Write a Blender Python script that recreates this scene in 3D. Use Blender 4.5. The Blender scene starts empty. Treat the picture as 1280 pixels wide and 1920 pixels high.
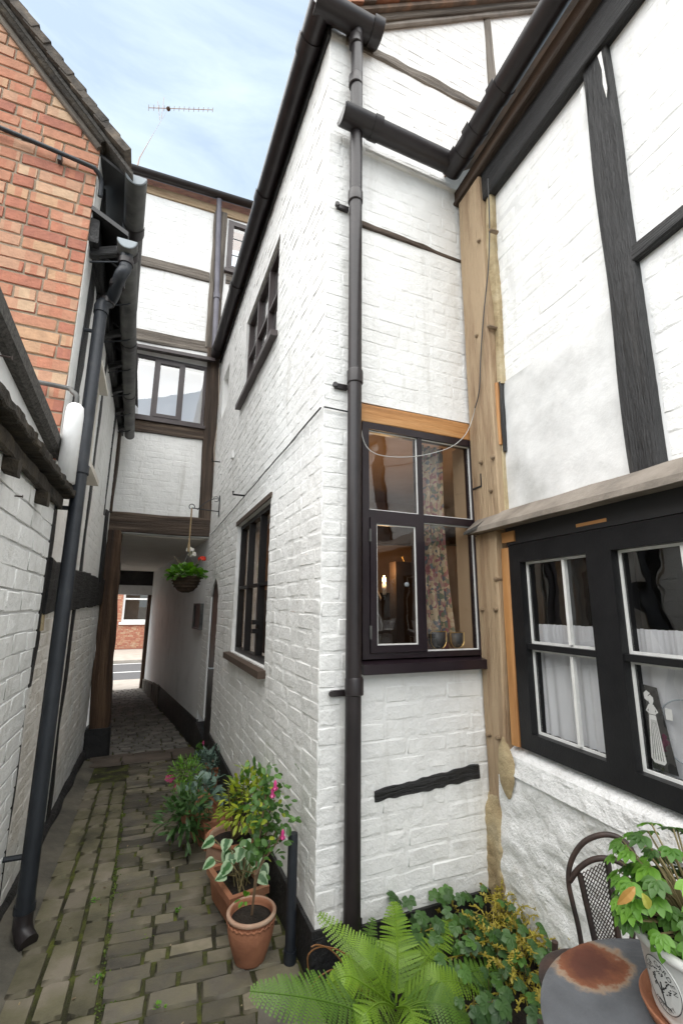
import bpy, bmesh, math, random
from mathutils import Vector, Matrix, noise
random.seed(7)
RD = math.radians
SC = bpy.context.scene
COL = SC.collection
# ---------------------------------------------------------------- camera
PITCH, ROLL, EYE, FPX = RD(11.88), RD(0.494), 1.4, 853.0
FW = Vector((0, math.cos(PITCH), math.sin(PITCH)))
_up = Vector((0, -math.sin(PITCH), math.cos(PITCH)))
RI = Vector((1, 0, 0)) * math.cos(ROLL) + _up * math.sin(ROLL)
UP = -Vector((1, 0, 0)) * math.sin(ROLL) + _up * math.cos(ROLL)
CAMP = Vector((0, 0, EYE))
cam = bpy.data.cameras.new('camera')
cam.sensor_fit = 'VERTICAL'; cam.sensor_height = 36.0; cam.lens = FPX / 1920 * 36
cam.clip_start = 0.05; cam.clip_end = 2000
camo = bpy.data.objects.new('camera', cam); COL.objects.link(camo)
camo.matrix_world = Matrix(((RI.x, UP.x, -FW.x, 0), (RI.y, UP.y, -FW.y, 0), (RI.z, UP.z, -FW.z, EYE), (0, 0, 0, 1)))
SC.camera = camo
# ---------------------------------------------------------------- light
SUN_EL, SUN_AZ = RD(72), RD(215)       # azimuth clockwise from +Y: high, behind the camera to the left
SUN_STRENGTH, SUN_ANGLE, SKY_STRENGTH, EXPOSURE = 4.2, RD(115), 0.132, 0.92
world = bpy.data.worlds.new('World'); SC.world = world; world.use_nodes = True
wn, wl = world.node_tree.nodes, world.node_tree.links
wn.clear()
wout = wn.new('ShaderNodeOutputWorld'); wbg = wn.new('ShaderNodeBackground'); wbg.inputs[1].default_value = SKY_STRENGTH
sky = wn.new('ShaderNodeTexSky'); sky.sky_type = 'NISHITA'; sky.sun_disc = False
sky.sun_elevation = SUN_EL; sky.sun_rotation = SUN_AZ; sky.air_density = 1.0; sky.dust_density = 1.2; sky.ozone_density = 1.5
tc = wn.new('ShaderNodeTexCoord'); mp = wn.new('ShaderNodeMapping')
mp.inputs['Scale'].default_value = (1.3, 2.0, 8.5); mp.inputs['Rotation'].default_value = (0.12, 0.16, 0.5)
nz = wn.new('ShaderNodeTexNoise'); nz.inputs['Scale'].default_value = 1.5; nz.inputs['Detail'].default_value = 9
nz.inputs['Roughness'].default_value = 0.62; nz.inputs['Distortion'].default_value = 0.5
cr = wn.new('ShaderNodeValToRGB'); cr.color_ramp.elements[0].position = 0.40; cr.color_ramp.elements[1].position = 0.72
mxs = wn.new('ShaderNodeMix'); mxs.data_type = 'RGBA'
mxs.inputs['B'].default_value = (3.9, 4.6, 5.0, 1)
cmul = wn.new('ShaderNodeMath'); cmul.operation = 'MULTIPLY_ADD'; cmul.inputs[1].default_value = 0.45; cmul.inputs[2].default_value = 0.50
wl.new(tc.outputs['Generated'], mp.inputs['Vector']); wl.new(mp.outputs[0], nz.inputs['Vector'])
wl.new(nz.outputs['Fac'], cr.inputs[0]); wl.new(cr.outputs[0], cmul.inputs[0]); wl.new(cmul.outputs[0], mxs.inputs['Factor'])
wl.new(sky.outputs[0], mxs.inputs['A']); wl.new(mxs.outputs['Result'], wbg.inputs[0]); wl.new(wbg.outputs[0], wout.inputs[0])
sl = bpy.data.lights.new('sun', 'SUN'); sl.energy = SUN_STRENGTH; sl.angle = SUN_ANGLE; sl.color = (1.0, 0.95, 0.875)
so = bpy.data.objects.new('sun', sl); COL.objects.link(so)
sd = Vector((math.sin(SUN_AZ) * math.cos(SUN_EL), math.cos(SUN_AZ) * math.cos(SUN_EL), math.sin(SUN_EL)))
so.rotation_euler = sd.to_track_quat('Z', 'Y').to_euler(); so.location = (-6, -12, 25)
vs = SC.view_settings; vs.view_transform = 'Standard'; vs.look = 'None'; vs.exposure = EXPOSURE; vs.gamma = 1.0; vs.use_curve_mapping = False
SC.cycles.max_bounces = 10; SC.cycles.diffuse_bounces = 8; SC.cycles.transparent_max_bounces = 12
SC.cycles.caustics_reflective = False; SC.cycles.caustics_refractive = False
# ---------------------------------------------------------------- measuring helpers
def ray(px, py): return FW + RI * ((px - 640) / FPX) - UP * ((py - 960) / FPX)
def proj(p):
    v = Vector(p) - CAMP; z = v.dot(FW)
    return (640 + FPX * v.dot(RI) / z, 960 - FPX * v.dot(UP) / z) if z > 0.02 else None
class Frame:
    """A vertical wall plane: u along it, o out of it, z up."""
    def __init__(s, o, az, out):
        a = RD(az); s.o = Vector((o[0], o[1], 0)); s.d = Vector((math.sin(a), math.cos(a), 0))
        n = Vector((math.cos(a), -math.sin(a), 0)); s.n = n * out
        s.rz = math.atan2(s.n.x, -s.n.y)       # rotation that turns local -Y into the outward normal
        s.sg = 1 if s.d.dot(Vector((math.cos(s.rz), math.sin(s.rz), 0))) > 0 else -1
    def p(s, u, o, z): return s.o + s.d * u + s.n * o + Vector((0, 0, z))
    def at(s, px, py, off=0.0):
        d = ray(px, py); b = s.o + s.n * off
        t = (b - CAMP).dot(s.n) / d.dot(s.n); q = CAMP + d * t
        return (q - s.o).dot(s.d), q.z
    def pt(s, px, py, off=0.0):
        u, z = s.at(px, py, off); return s.p(u, off, z)
CORNER = Vector((-0.0903, 2.0685, 0))
G = Frame(CORNER, 66.93, 1); L = Frame(CORNER, -23.07, -1)
R = Frame(CORNER + G.d * 0.9, 161.22, 1)
if R.n.x > 0: R = Frame(CORNER + G.d * 0.9, 161.22, -1)
ENDP = CORNER + L.d * 4.2
E = Frame(ENDP, 66.93, 1); PW = Frame(ENDP, -27.9, -1)
LW = Frame((-2.83, 5.467), -22.6, 1)
BGO = LW.p(-3.44, 0, 0); B = Frame(BGO, 66.93, 1)
PWE = PW.p(6.4, 0, 0); X = Frame(PWE, 62.1, 1)
def gz(x, y):
    """height of the paving: falls gently along the alley, then through the passage to the street"""
    s = (Vector((x, y, 0)) - CORNER).dot(L.d)
    if s < 0.3: return 0.0
    if s < 4.2: return -0.062 * (s - 0.3)
    if s < 10.6: return -0.242 - 0.045 * (s - 4.2)
    return -0.53
def gp(px, py):
    d = ray(px, py); z = 0.0
    for _ in range(12):
        t = (z - EYE) / d.z; q = CAMP + d * t; z = gz(q.x, q.y)
    return Vector((q.x, q.y, z))
def zat(px, py, q):
    """height at ground spot q that shows at image row py"""
    lo, hi = -1.0, 9.0
    for _ in range(40):
        m = (lo + hi) / 2
        if proj((q[0], q[1], m))[1] > py: lo = m
        else: hi = m
    return lo
# ---------------------------------------------------------------- materials
def nmat(name):
    m = bpy.data.materials.new(name); m.use_nodes = True
    n, l = m.node_tree.nodes, m.node_tree.links
    return m, n, l, n['Principled BSDF']
def add(n, typ, **kw):
    x = n.new('ShaderNode' + typ)
    for k, v in kw.items():
        if k in x.inputs: x.inputs[k].default_value = v
        else: setattr(x, k, v)
    return x
def rgba(c): return (c[0], c[1], c[2], 1)
def mk(name, cols, rough=0.7, nscale=6.0, bumps=(), island=0.0, coord='pos', stretch=(1, 1, 1), metal=0.0, spec=0.5, ramp=(0.3, 0.7), detail=6, streak=0):
    """general material: colours mixed by noise, optional per-piece variation, stacked bumps (scale, strength, distance)"""
    m, n, l, bs = nmat(name)
    bs.inputs['Roughness'].default_value = rough; bs.inputs['Metallic'].default_value = metal; bs.inputs['Specular IOR Level'].default_value = spec
    if coord == 'grain': src = add(n, 'Attribute', attribute_name='gl').outputs['Vector']
    elif coord == 'obj': src = add(n, 'TexCoord').outputs['Object']
    else: src = add(n, 'NewGeometry').outputs['Position']
    mpn = add(n, 'Mapping'); mpn.inputs['Scale'].default_value = stretch; l.new(src, mpn.inputs[0]); vec = mpn.outputs[0]
    t = add(n, 'TexNoise', Scale=nscale, Detail=detail, Roughness=0.6); l.new(vec, t.inputs['Vector'])
    rp = add(n, 'ValToRGB'); el = rp.color_ramp.elements
    el[0].position, el[1].position = ramp; el[0].color = rgba(cols[0]); el[1].color = rgba(cols[-1])
    for i, c in enumerate(cols[1:-1]):
        e = el.new(ramp[0] + (ramp[1] - ramp[0]) * (i + 1) / (len(cols) - 1)); e.color = rgba(c)
    l.new(t.outputs['Fac'], rp.inputs[0]); out = rp.outputs[0]
    if island:
        gi = add(n, 'NewGeometry'); oi = add(n, 'ObjectInfo')
        ad = add(n, 'Math', operation='ADD'); l.new(gi.outputs['Random Per Island'], ad.inputs[0]); l.new(oi.outputs['Random'], ad.inputs[1])
        fr = add(n, 'Math', operation='FRACT'); l.new(ad.outputs[0], fr.inputs[0])
        hs = add(n, 'HueSaturation'); mr = add(n, 'MapRange'); mr.inputs['To Min'].default_value = 1 - island; mr.inputs['To Max'].default_value = 1 + island
        l.new(fr.outputs[0], mr.inputs[0]); l.new(mr.outputs[0], hs.inputs['Value']); l.new(out, hs.inputs['Color']); out = hs.outputs[0]
    if streak:
        ms_ = add(n, 'Mapping'); ms_.inputs['Scale'].default_value = (5, 5, .55); l.new(src, ms_.inputs[0])
        s1 = add(n, 'TexNoise', Scale=2.2, Detail=7, Roughness=.65); l.new(ms_.outputs[0], s1.inputs['Vector'])
        sr = add(n, 'ValToRGB'); sr.color_ramp.elements[0].position = .56; sr.color_ramp.elements[1].position = .78; l.new(s1.outputs['Fac'], sr.inputs[0])
        sm = add(n, 'Math', operation='MULTIPLY'); sm.inputs[1].default_value = streak; l.new(sr.outputs[0], sm.inputs[0])
        sx_ = add(n, 'Mix', data_type='RGBA'); sx_.inputs['B'].default_value = (.40, .385, .34, 1); l.new(sm.outputs[0], sx_.inputs['Factor']); l.new(out, sx_.inputs['A']); out = sx_.outputs['Result']
    if streak:
        c1 = add(n, 'TexNoise', Scale=21.0, Detail=9, Roughness=.75); l.new(src, c1.inputs['Vector'])
        cr_ = add(n, 'ValToRGB'); cr_.color_ramp.elements[0].position = .695; cr_.color_ramp.elements[1].position = .74; l.new(c1.outputs['Fac'], cr_.inputs[0])
        cm = add(n, 'Math', operation='MULTIPLY'); cm.inputs[1].default_value = .75; l.new(cr_.outputs[0], cm.inputs[0])
        cx_ = add(n, 'Mix', data_type='RGBA'); cx_.inputs['B'].default_value = (.27, .23, .19, 1); l.new(cm.outputs[0], cx_.inputs['Factor']); l.new(out, cx_.inputs['A']); out = cx_.outputs['Result']
    l.new(out, bs.inputs['Base Color'])
    prev = None
    for sc, st, di in bumps:
        b = add(n, 'TexNoise', Scale=sc, Detail=5, Roughness=0.65); l.new(vec, b.inputs['Vector'])
        bp = add(n, 'Bump', Strength=st, Distance=di); l.new(b.outputs['Fac'], bp.inputs['Height'])
        if prev: l.new(prev.outputs[0], bp.inputs['Normal'])
        prev = bp
    if prev: l.new(prev.outputs[0], bs.inputs['Normal'])
    return m
M = {}
WC = [(0.63, 0.625, 0.60), (0.79, 0.79, 0.775), (0.835, 0.835, 0.82)]
M['white'] = mk('white_masonry_paint', WC, 0.62, 2.2, ((5, .6, .03), (24, .30, .012), (140, .35, .003)), island=.02, ramp=(.22, .55), streak=.55)
M['white_old'] = mk('weathered_white_paint', [(.50, .47, .41), (.72, .71, .68), (.81, .805, .785)], 0.66, 3.6, ((9, .6, .02), (34, .6, .012), (140, .4, .004)), island=.03, ramp=(.26, .58), streak=.6)
M['white_flat'] = mk('smooth_white_render', [(.62, .62, .61), (.77, .77, .765), (.82, .82, .815)], 0.6, 2.6, ((5, .3, .02), (60, .3, .004)), ramp=(.25, .6), streak=.35)
M['white_grey'] = mk('grey_stained_render', [(.50, .50, .485), (.65, .65, .64), (.76, .76, .75)], 0.6, 4.2, ((5, .3, .02), (70, .3, .004)), ramp=(.3, .62))
M['flaky'] = mk('flaking_white_paint', [(.50, .47, .42), (.71, .71, .70), (.80, .80, .795)], 0.6, 5.0, ((11, .8, .03), (40, .7, .012), (150, .4, .004)), ramp=(.28, .5))
M['black_timber'] = mk('black_painted_timber', [(.008, .008, .009), (.017, .017, .018), (.05, .046, .042)], 0.5, 5, ((14, .8, .03), (50, .6, .008)), coord='grain', stretch=(.25, 3, 3), ramp=(.35, .8))
M['dark_timber'] = mk('weathered_dark_oak', [(.022, .015, .011), (.075, .05, .035), (.20, .15, .11)], 0.75, 4, ((8, .9, .03), (30, .8, .012)), coord='grain', stretch=(.18, 4, 4), ramp=(.3, .75))
M['grey_timber'] = mk('grey_weathered_oak', [(.05, .043, .036), (.17, .145, .12), (.30, .265, .22)], 0.8, 4, ((8, .9, .03), (34, .8, .01)), coord='grain', stretch=(.18, 4, 4), ramp=(.3, .7))
M['rust_timber'] = mk('reddish_brown_oak', [(.020, .011, .007), (.07, .036, .018), (.17, .105, .06)], 0.75, 3.2, ((8, .8, .03), (30, .8, .01)), coord='grain', stretch=(.2, 4, 4), ramp=(.3, .72))
M['tan_oak'] = mk('tan_bare_oak', [(.085, .053, .032), (.30, .20, .118), (.42, .305, .19)], 0.72, 2.6, ((9, .8, .02), (45, .6, .006)), coord='grain', stretch=(.5, 4, 4), ramp=(.25, .52))
M['new_oak'] = mk('orange_new_oak', [(.24, .10, .03), (.46, .22, .075), (.60, .36, .16)], 0.6, 3.2, ((12, .5, .01), (60, .4, .004)), coord='grain', stretch=(.3, 4, 4), ramp=(.28, .7))
M['mortar_tan'] = mk('tan_lime_mortar', [(.26, .19, .10), (.43, .34, .20), (.50, .42, .28)], 0.9, 7, ((16, .8, .02), (70, .7, .006)))
M['purple_paint'] = mk('aubergine_gloss_paint', [(.012, .007, .010), (.020, .012, .016)], 0.33, 8, ((40, .15, .003),))
M['black_paint'] = mk('black_gloss_paint', [(.008, .008, .009), (.014, .014, .015)], 0.42, 8, ((30, .3, .004), (120, .2, .002)), spec=.25)
M['brown_frame'] = mk('brown_plastic_frame', [(.055, .042, .042), (.075, .058, .058)], 0.45, 5)
M['putty'] = mk('white_putty', [(.66, .66, .64), (.80, .80, .78)], 0.6, 20)
M['black_plastic'] = mk('black_brown_plastic', [(.013, .010, .011), (.022, .017, .018), (.05, .043, .041)], 0.4, 5, ((25, .2, .004), (90, .2, .002)), ramp=(.35, .85), detail=9)
M['black_iron'] = mk('blue_black_iron', [(.009, .012, .017), (.018, .022, .029), (.055, .052, .05)], 0.45, 7, ((30, .4, .004), (110, .3, .002)), ramp=(.35, .85), detail=9)
M['grey_plastic'] = mk('dirty_grey_black_plastic', [(.03, .03, .03), (.10, .10, .095), (.17, .165, .15)], 0.5, 5, ((25, .2, .004),), ramp=(.35, .8))
M['pale_pipe'] = mk('weathered_violet_grey_pipe', [(.10, .095, .12), (.17, .165, .20)], 0.45, 4)
M['zinc'] = mk('pale_blue_grey_plastic', [(.26, .30, .33), (.38, .42, .45)], 0.5, 6)
M['plinth'] = mk('black_bitumen_paint', [(.008, .008, .009), (.022, .021, .021), (.05, .046, .04)], 0.6, 4, ((9, .8, .03), (40, .6, .008)), ramp=(.35, .85))
M['mortar'] = mk('buff_mortar', [(.25, .20, .15), (.38, .31, .23)], 0.9, 30, ((80, .6, .006),))
M['lead'] = mk('brown_grey_lead_sheet', [(.10, .085, .07), (.21, .18, .15), (.30, .265, .225)], 0.65, 5, ((14, .5, .01), (70, .4, .004)), ramp=(.3, .7))
M['tile'] = mk('lichened_clay_tile', [(.06, .048, .038), (.15, .105, .075), (.28, .15, .085)], 0.85, 7, ((30, .7, .008),), island=.25, ramp=(.3, .75))
M['tile_red'] = mk('red_clay_tile', [(.13, .055, .035), (.32, .13, .07), (.40, .2, .11)], 0.8, 7, ((30, .6, .008),), island=.2)
M['tile_dark'] = mk('blackened_tile_edge', [(.035, .031, .028), (.085, .072, .06), (.16, .13, .10)], 0.9, 12, ((30, .8, .008), (90, .7, .004)), island=.25, ramp=(.3, .72))
M['felt'] = mk('mineral_roofing_felt', [(.035, .033, .03), (.12, .11, .10)], 0.95, 70, ((160, .9, .004), (12, .4, .01)), ramp=(.35, .7))
M['rotten'] = mk('mossy_rotten_board', [(.010, .008, .006), (.036, .028, .019), (.085, .066, .040)], 0.9, 9, ((20, .9, .02), (70, .8, .006)), ramp=(.3, .75))
M['sett'] = mk('blue_grey_sett', [(.060, .056, .046), (.112, .100, .078), (.135, .121, .080), (.20, .172, .128)], 0.72, 5, ((18, .5, .01), (90, .6, .004)), island=.45, ramp=(.28, .7))
M['sett_pale'] = mk('dry_pale_sett', [(.10, .095, .085), (.17, .16, .14), (.24, .22, .19)], 0.8, 5, ((18, .5, .01),), island=.25)
M['pale_rust'] = mk('sky_lit_rusty_metal', [(.42, .30, .24), (.55, .45, .40)], 0.6, 9)  # rusty metal, the bright sky's light put into its pale colour
M['sett_moss'] = mk('mossy_olive_stone', [(.072, .067, .042), (.140, .127, .076), (.205, .178, .135)], 0.8, 4, ((18, .5, .01), (90, .6, .004)), island=.22, ramp=(.3, .65))
M['flag'] = mk('brown_threshold_flag', [(.08, .065, .052), (.15, .12, .095)], 0.8, 4, ((14, .5, .01), (80, .5, .004)), island=.1)
M['earth'] = mk('joint_earth_and_moss', [(.026, .022, .013), (.055, .058, .016), (.13, .15, .022)], 0.95, 7, ((40, .9, .012), (160, .8, .005)), ramp=(.34, .66))
M['concrete'] = mk('dirty_concrete', [(.055, .052, .044), (.12, .11, .088), (.20, .18, .14)], 0.9, 4, ((20, .7, .012), (90, .6, .004)), ramp=(.28, .75))
M['soil'] = mk('dark_potting_soil', [(.012, .009, .006), (.035, .025, .017)], 0.95, 30, ((60, 1, .02),))
M['asphalt'] = mk('street_asphalt', [(.07, .07, .072), (.10, .10, .102)], 0.9, 20)
M['pave'] = mk('street_pavement_stone', [(.32, .28, .24), (.42, .38, .33)], 0.9, 4)
M['ground'] = mk('far_ground', [(.10, .09, .07), (.16, .14, .11)], 0.95, 1.0)
M['road_white'] = mk('road_line_paint', [(.7, .7, .68), (.8, .8, .78)], 0.8, 6)
M['terracotta'] = mk('weathered_terracotta', [(.19, .075, .04), (.37, .155, .082), (.50, .30, .19)], 0.8, 5, ((30, .5, .006), (120, .4, .002)), ramp=(.28, .78))
M['terra_pale'] = mk('limey_terracotta', [(.28, .15, .10), (.42, .26, .18), (.52, .40, .30)], 0.82, 6, ((30, .5, .006),), ramp=(.28, .7))
M['glaze'] = mk('off_white_glaze', [(.56, .56, .54), (.68, .68, .655)], 0.3, 3, ((6, .1, .01),))
M['black_print'] = mk('black_print', [(.02, .02, .02), (.03, .03, .03)], 0.6)
M['rusty_iron'] = mk('brown_rusting_iron', [(.018, .013, .012), (.05, .03, .024), (.11, .055, .035)], 0.55, 12, ((60, .4, .003),), ramp=(.35, .85))
M['gold'] = mk('brass_wire', [(.55, .36, .12), (.7, .48, .18)], 0.3, 5, metal=1.0)
M['cable'] = mk('cable', [(.03, .03, .03), (.05, .05, .05)], 0.5)
M['cable_pale'] = mk('pale_cable', [(.40, .33, .27), (.5, .43, .36)], 0.5)
M['cable_silver'] = mk('silver_cable', [(.38, .38, .37), (.5, .5, .48)], 0.4)
M['rope'] = mk('hemp_rope', [(.25, .17, .09), (.42, .31, .18)], 0.9, 60)
M['wicker'] = mk('dark_wicker', [(.025, .015, .009), (.08, .05, .03)], 0.8, 40, ((90, .6, .004),))
M['ceiling'] = mk('cream_plaster_ceiling', [(.66, .62, .56), (.74, .70, .64)], 0.8, 3, ((20, .3, .006),))
M['warm_plaster'] = mk('warm_ochre_plaster', [(.46, .30, .18), (.56, .39, .26)], 0.8, 3, ((16, .3, .008),))
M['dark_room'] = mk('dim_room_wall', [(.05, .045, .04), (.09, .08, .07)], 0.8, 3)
M['dark_wood'] = mk('dark_furniture_wood', [(.014, .009, .006), (.035, .022, .014)], 0.4, 6)
M['floor_wood'] = mk('room_floor', [(.05, .03, .02), (.1, .06, .04)], 0.5, 6)
M['net'] = None
def leafmat(name, a, b, edge=None, rough=0.45, trans=0.25):
    m, n, l, bs = nmat(name)
    bs.inputs['Roughness'].default_value = rough
    at = add(n, 'Attribute', attribute_name='gl'); sp = add(n, 'SeparateXYZ'); l.new(at.outputs['Vector'], sp.inputs[0])
    mx = add(n, 'Mix', data_type='RGBA'); mx.inputs['A'].default_value = rgba(a); mx.inputs['B'].default_value = rgba(b)
    l.new(sp.outputs['Z'], mx.inputs['Factor']); out = mx.outputs['Result']
    if edge:
        ab = add(n, 'Math', operation='ABSOLUTE'); l.new(sp.outputs['Y'], ab.inputs[0])
        nt = add(n, 'TexNoise', Scale=60.0); g = add(n, 'NewGeometry'); l.new(g.outputs['Position'], nt.inputs['Vector'])
        sb = add(n, 'Math', operation='MULTIPLY_ADD'); sb.inputs[1].default_value = .5; l.new(nt.outputs['Fac'], sb.inputs[0]); l.new(ab.outputs[0], sb.inputs[2])
        rp = add(n, 'ValToRGB'); rp.color_ramp.elements[0].position = .62; rp.color_ramp.elements[1].position = .86; l.new(sb.outputs[0], rp.inputs[0])
        m2 = add(n, 'Mix', data_type='RGBA'); l.new(rp.outputs[0], m2.inputs['Factor']); l.new(out, m2.inputs['A']); m2.inputs['B'].default_value = rgba(edge); out = m2.outputs['Result']
    l.new(out, bs.inputs['Base Color'])
    tr = add(n, 'BsdfTranslucent'); hs = add(n, 'HueSaturation', Saturation=1.15, Value=1.4); l.new(out, hs.inputs['Color']); l.new(hs.outputs[0], tr.inputs['Color'])
    ms = add(n, 'MixShader'); ms.inputs[0].default_value = trans
    l.new(bs.outputs[0], ms.inputs[1]); l.new(tr.outputs[0], ms.inputs[2]); l.new(ms.outputs[0], n['Material Output'].inputs[0])
    return m
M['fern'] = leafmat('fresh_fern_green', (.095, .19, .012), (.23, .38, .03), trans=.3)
M['fern_dark'] = leafmat('deep_fern_green', (.06, .14, .016), (.13, .24, .03), trans=.3)  # darker green for some of the fronds
M['leaf_fresh'] = leafmat('fresh_green_leaf', (.045, .13, .016), (.13, .29, .035), trans=.3)
M['leaf_mid'] = leafmat('mid_green_leaf', (.04, .10, .02), (.09, .20, .035))
M['leaf_dark'] = leafmat('dark_green_leaf', (.032, .08, .022), (.075, .16, .04))
M['leaf_bright'] = leafmat('bright_green_leaf', (.07, .19, .018), (.20, .40, .05), trans=.3)
M['leaf_yellow'] = leafmat('yellow_green_leaf', (.20, .27, .02), (.40, .46, .05), trans=.3)
M['leaf_blue'] = leafmat('grey_blue_leaf', (.08, .14, .115), (.19, .28, .22))
M['leaf_cycl'] = leafmat('variegated_leaf', (.03, .11, .03), (.05, .15, .04), edge=(.36, .50, .30))
M['leaf_orange'] = leafmat('withered_orange_leaf', (.45, .22, .07), (.40, .42, .08))
M['yellow_stem'] = leafmat('wiry_yellow_growth', (.28, .22, .03), (.42, .36, .05))
M['litter'] = leafmat('dry_leaf_scraps', (.10, .055, .02), (.36, .29, .18))
M['moss'] = leafmat('moss_tuft', (.05, .09, .012), (.14, .20, .02))
M['stem'] = mk('green_brown_stem', [(.12, .10, .04), (.24, .19, .09)], 0.7, 20)
M['stem_brown'] = mk('woody_stem', [(.16, .10, .06), (.28, .19, .11)], 0.7, 20)
M['pink'] = leafmat('pink_petal', (.62, .06, .26), (.80, .22, .42), trans=.3)
M['red'] = leafmat('red_petal', (.65, .03, .015), (.8, .08, .03), trans=.3)
M['petal_white'] = leafmat('white_petal', (.74, .72, .66), (.85, .83, .78), trans=.2)
M['brown_dead'] = leafmat('dead_brown_frond', (.14, .06, .02), (.28, .13, .045))
def brickmat(name):
    m, n, l, bs = nmat(name); bs.inputs['Roughness'].default_value = 0.85
    gi = add(n, 'NewGeometry'); oi = add(n, 'ObjectInfo')
    ad = add(n, 'Math', operation='ADD'); l.new(gi.outputs['Random Per Island'], ad.inputs[0]); l.new(oi.outputs['Random'], ad.inputs[1])
    fr = add(n, 'Math', operation='FRACT'); l.new(ad.outputs[0], fr.inputs[0])
    rp = add(n, 'ValToRGB'); el = rp.color_ramp.elements; rp.color_ramp.interpolation = 'CONSTANT'
    cols = [(0, (.40, .155, .10)), (.20, (.50, .30, .18)), (.36, (.45, .21, .13)), (.58, (.53, .36, .235)), (.68, (.36, .14, .095)), (.82, (.48, .27, .175))]
    el[0].position = 0; el[0].color = rgba(cols[0][1]); el[1].position = cols[1][0]; el[1].color = rgba(cols[1][1])
    for ps, c in cols[2:]: e = el.new(ps); e.color = rgba(c)
    l.new(fr.outputs[0], rp.inputs[0])
    # second tone: kiss marks, bands across the brick where it was stacked in the kiln
    at = add(n, 'Attribute', attribute_name='gl'); sp = add(n, 'SeparateXYZ'); l.new(at.outputs['Vector'], sp.inputs[0])
    mm = add(n, 'Math', operation='MULTIPLY_ADD'); mm.inputs[1].default_value = 17.3; l.new(fr.outputs[0], mm.inputs[0]); l.new(sp.outputs['X'], mm.inputs[2])
    sn = add(n, 'Math', operation='SINE'); m6 = add(n, 'Math', operation='MULTIPLY'); m6.inputs[1].default_value = 7.5; l.new(mm.outputs[0], m6.inputs[0]); l.new(m6.outputs[0], sn.inputs[0])
    r2 = add(n, 'ValToRGB'); r2.color_ramp.elements[0].position = .25; r2.color_ramp.elements[1].position = .33; l.new(sn.outputs[0], r2.inputs[0])
    f2 = add(n, 'Math', operation='MULTIPLY'); fx = add(n, 'Math', operation='FRACT'); m9 = add(n, 'Math', operation='MULTIPLY'); m9.inputs[1].default_value = 7.0
    l.new(fr.outputs[0], m9.inputs[0]); l.new(m9.outputs[0], fx.inputs[0]); l.new(fx.outputs[0], f2.inputs[0]); l.new(r2.outputs[0], f2.inputs[1])
    mx = add(n, 'Mix', data_type='RGBA'); l.new(f2.outputs[0], mx.inputs['Factor']); l.new(rp.outputs[0], mx.inputs['A']); mx.inputs['B'].default_value = (.45, .18, .11, 1)
    nt = add(n, 'TexNoise', Scale=22.0, Detail=6.0); l.new(gi.outputs['Position'], nt.inputs['Vector'])
    hs = add(n, 'HueSaturation'); mr = add(n, 'MapRange'); mr.inputs['To Min'].default_value = .65; mr.inputs['To Max'].default_value = 1.3; l.new(nt.outputs['Fac'], mr.inputs[0])
    l.new(mr.outputs[0], hs.inputs['Value']); l.new(mx.outputs['Result'], hs.inputs['Color']); l.new(hs.outputs[0], bs.inputs['Base Color'])
    nb = add(n, 'TexNoise', Scale=70.0, Detail=6.0); l.new(gi.outputs['Position'], nb.inputs['Vector'])
    bp = add(n, 'Bump', Strength=.6, Distance=.006); l.new(nb.outputs['Fac'], bp.inputs['Height']); l.new(bp.outputs[0], bs.inputs['Normal'])
    return m
M['brick'] = brickmat('mixed_red_and_buff_brick')
def glassmat(name, refl=0.06, tint=(1, 1, 1), rough=0.01, wob=0.0):
    m, n, l, bs = nmat(name); n.remove(bs)
    tr = add(n, 'BsdfTransparent'); tr.inputs[0].default_value = rgba(tint)
    gl = add(n, 'BsdfGlossy'); gl.inputs['Roughness'].default_value = rough
    fc_ = add(n, 'LayerWeight', Blend=.5); pw5 = add(n, 'Math', operation='POWER'); pw5.inputs[1].default_value = 4.0; l.new(fc_.outputs['Facing'], pw5.inputs[0]); lw = add(n, 'Math', operation='MULTIPLY_ADD'); lw.inputs[1].default_value = .95; lw.inputs[2].default_value = .04; l.new(pw5.outputs[0], lw.inputs[0]); ad = add(n, 'Math', operation='ADD', use_clamp=True); ad.inputs[1].default_value = refl; l.new(lw.outputs[0], ad.inputs[0])
    if wob:
        g = add(n, 'NewGeometry'); nt = add(n, 'TexNoise', Scale=4.0); l.new(g.outputs['Position'], nt.inputs['Vector'])
        bp = add(n, 'Bump', Strength=wob, Distance=.02); l.new(nt.outputs['Fac'], bp.inputs['Height']); l.new(bp.outputs[0], gl.inputs['Normal'])
    ms = add(n, 'MixShader'); l.new(ad.outputs[0], ms.inputs[0]); l.new(tr.outputs[0], ms.inputs[1]); l.new(gl.outputs[0], ms.inputs[2]); l.new(ms.outputs[0], n['Material Output'].inputs[0])
    return m
M['glass'] = glassmat('window_glass', 0.03, wob=.15)
M['glass_refl'] = glassmat('reflecting_window_glass', 0.09, wob=.2)
M['glass_sky'] = glassmat('sky_reflecting_glass', 0.16, wob=.015)
M['crystal'] = glassmat('clear_glass_knob', .25)
def netmat():
    m, n, l, bs = nmat('white_net'); bs.inputs['Base Color'].default_value = (.88, .89, .92, 1); bs.inputs['Roughness'].default_value = .9
    tl = add(n, 'BsdfTranslucent'); tl.inputs[0].default_value = (.8, .82, .85, 1)
    m1 = add(n, 'MixShader'); m1.inputs[0].default_value = .35; l.new(bs.outputs[0], m1.inputs[1]); l.new(tl.outputs[0], m1.inputs[2])
    tr = add(n, 'BsdfTransparent'); m2 = add(n, 'MixShader'); m2.inputs[0].default_value = .05
    l.new(m1.outputs[0], m2.inputs[1]); l.new(tr.outputs[0], m2.inputs[2]); l.new(m2.outputs[0], n['Material Output'].inputs[0]); return m
M['net'] = netmat()
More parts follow.
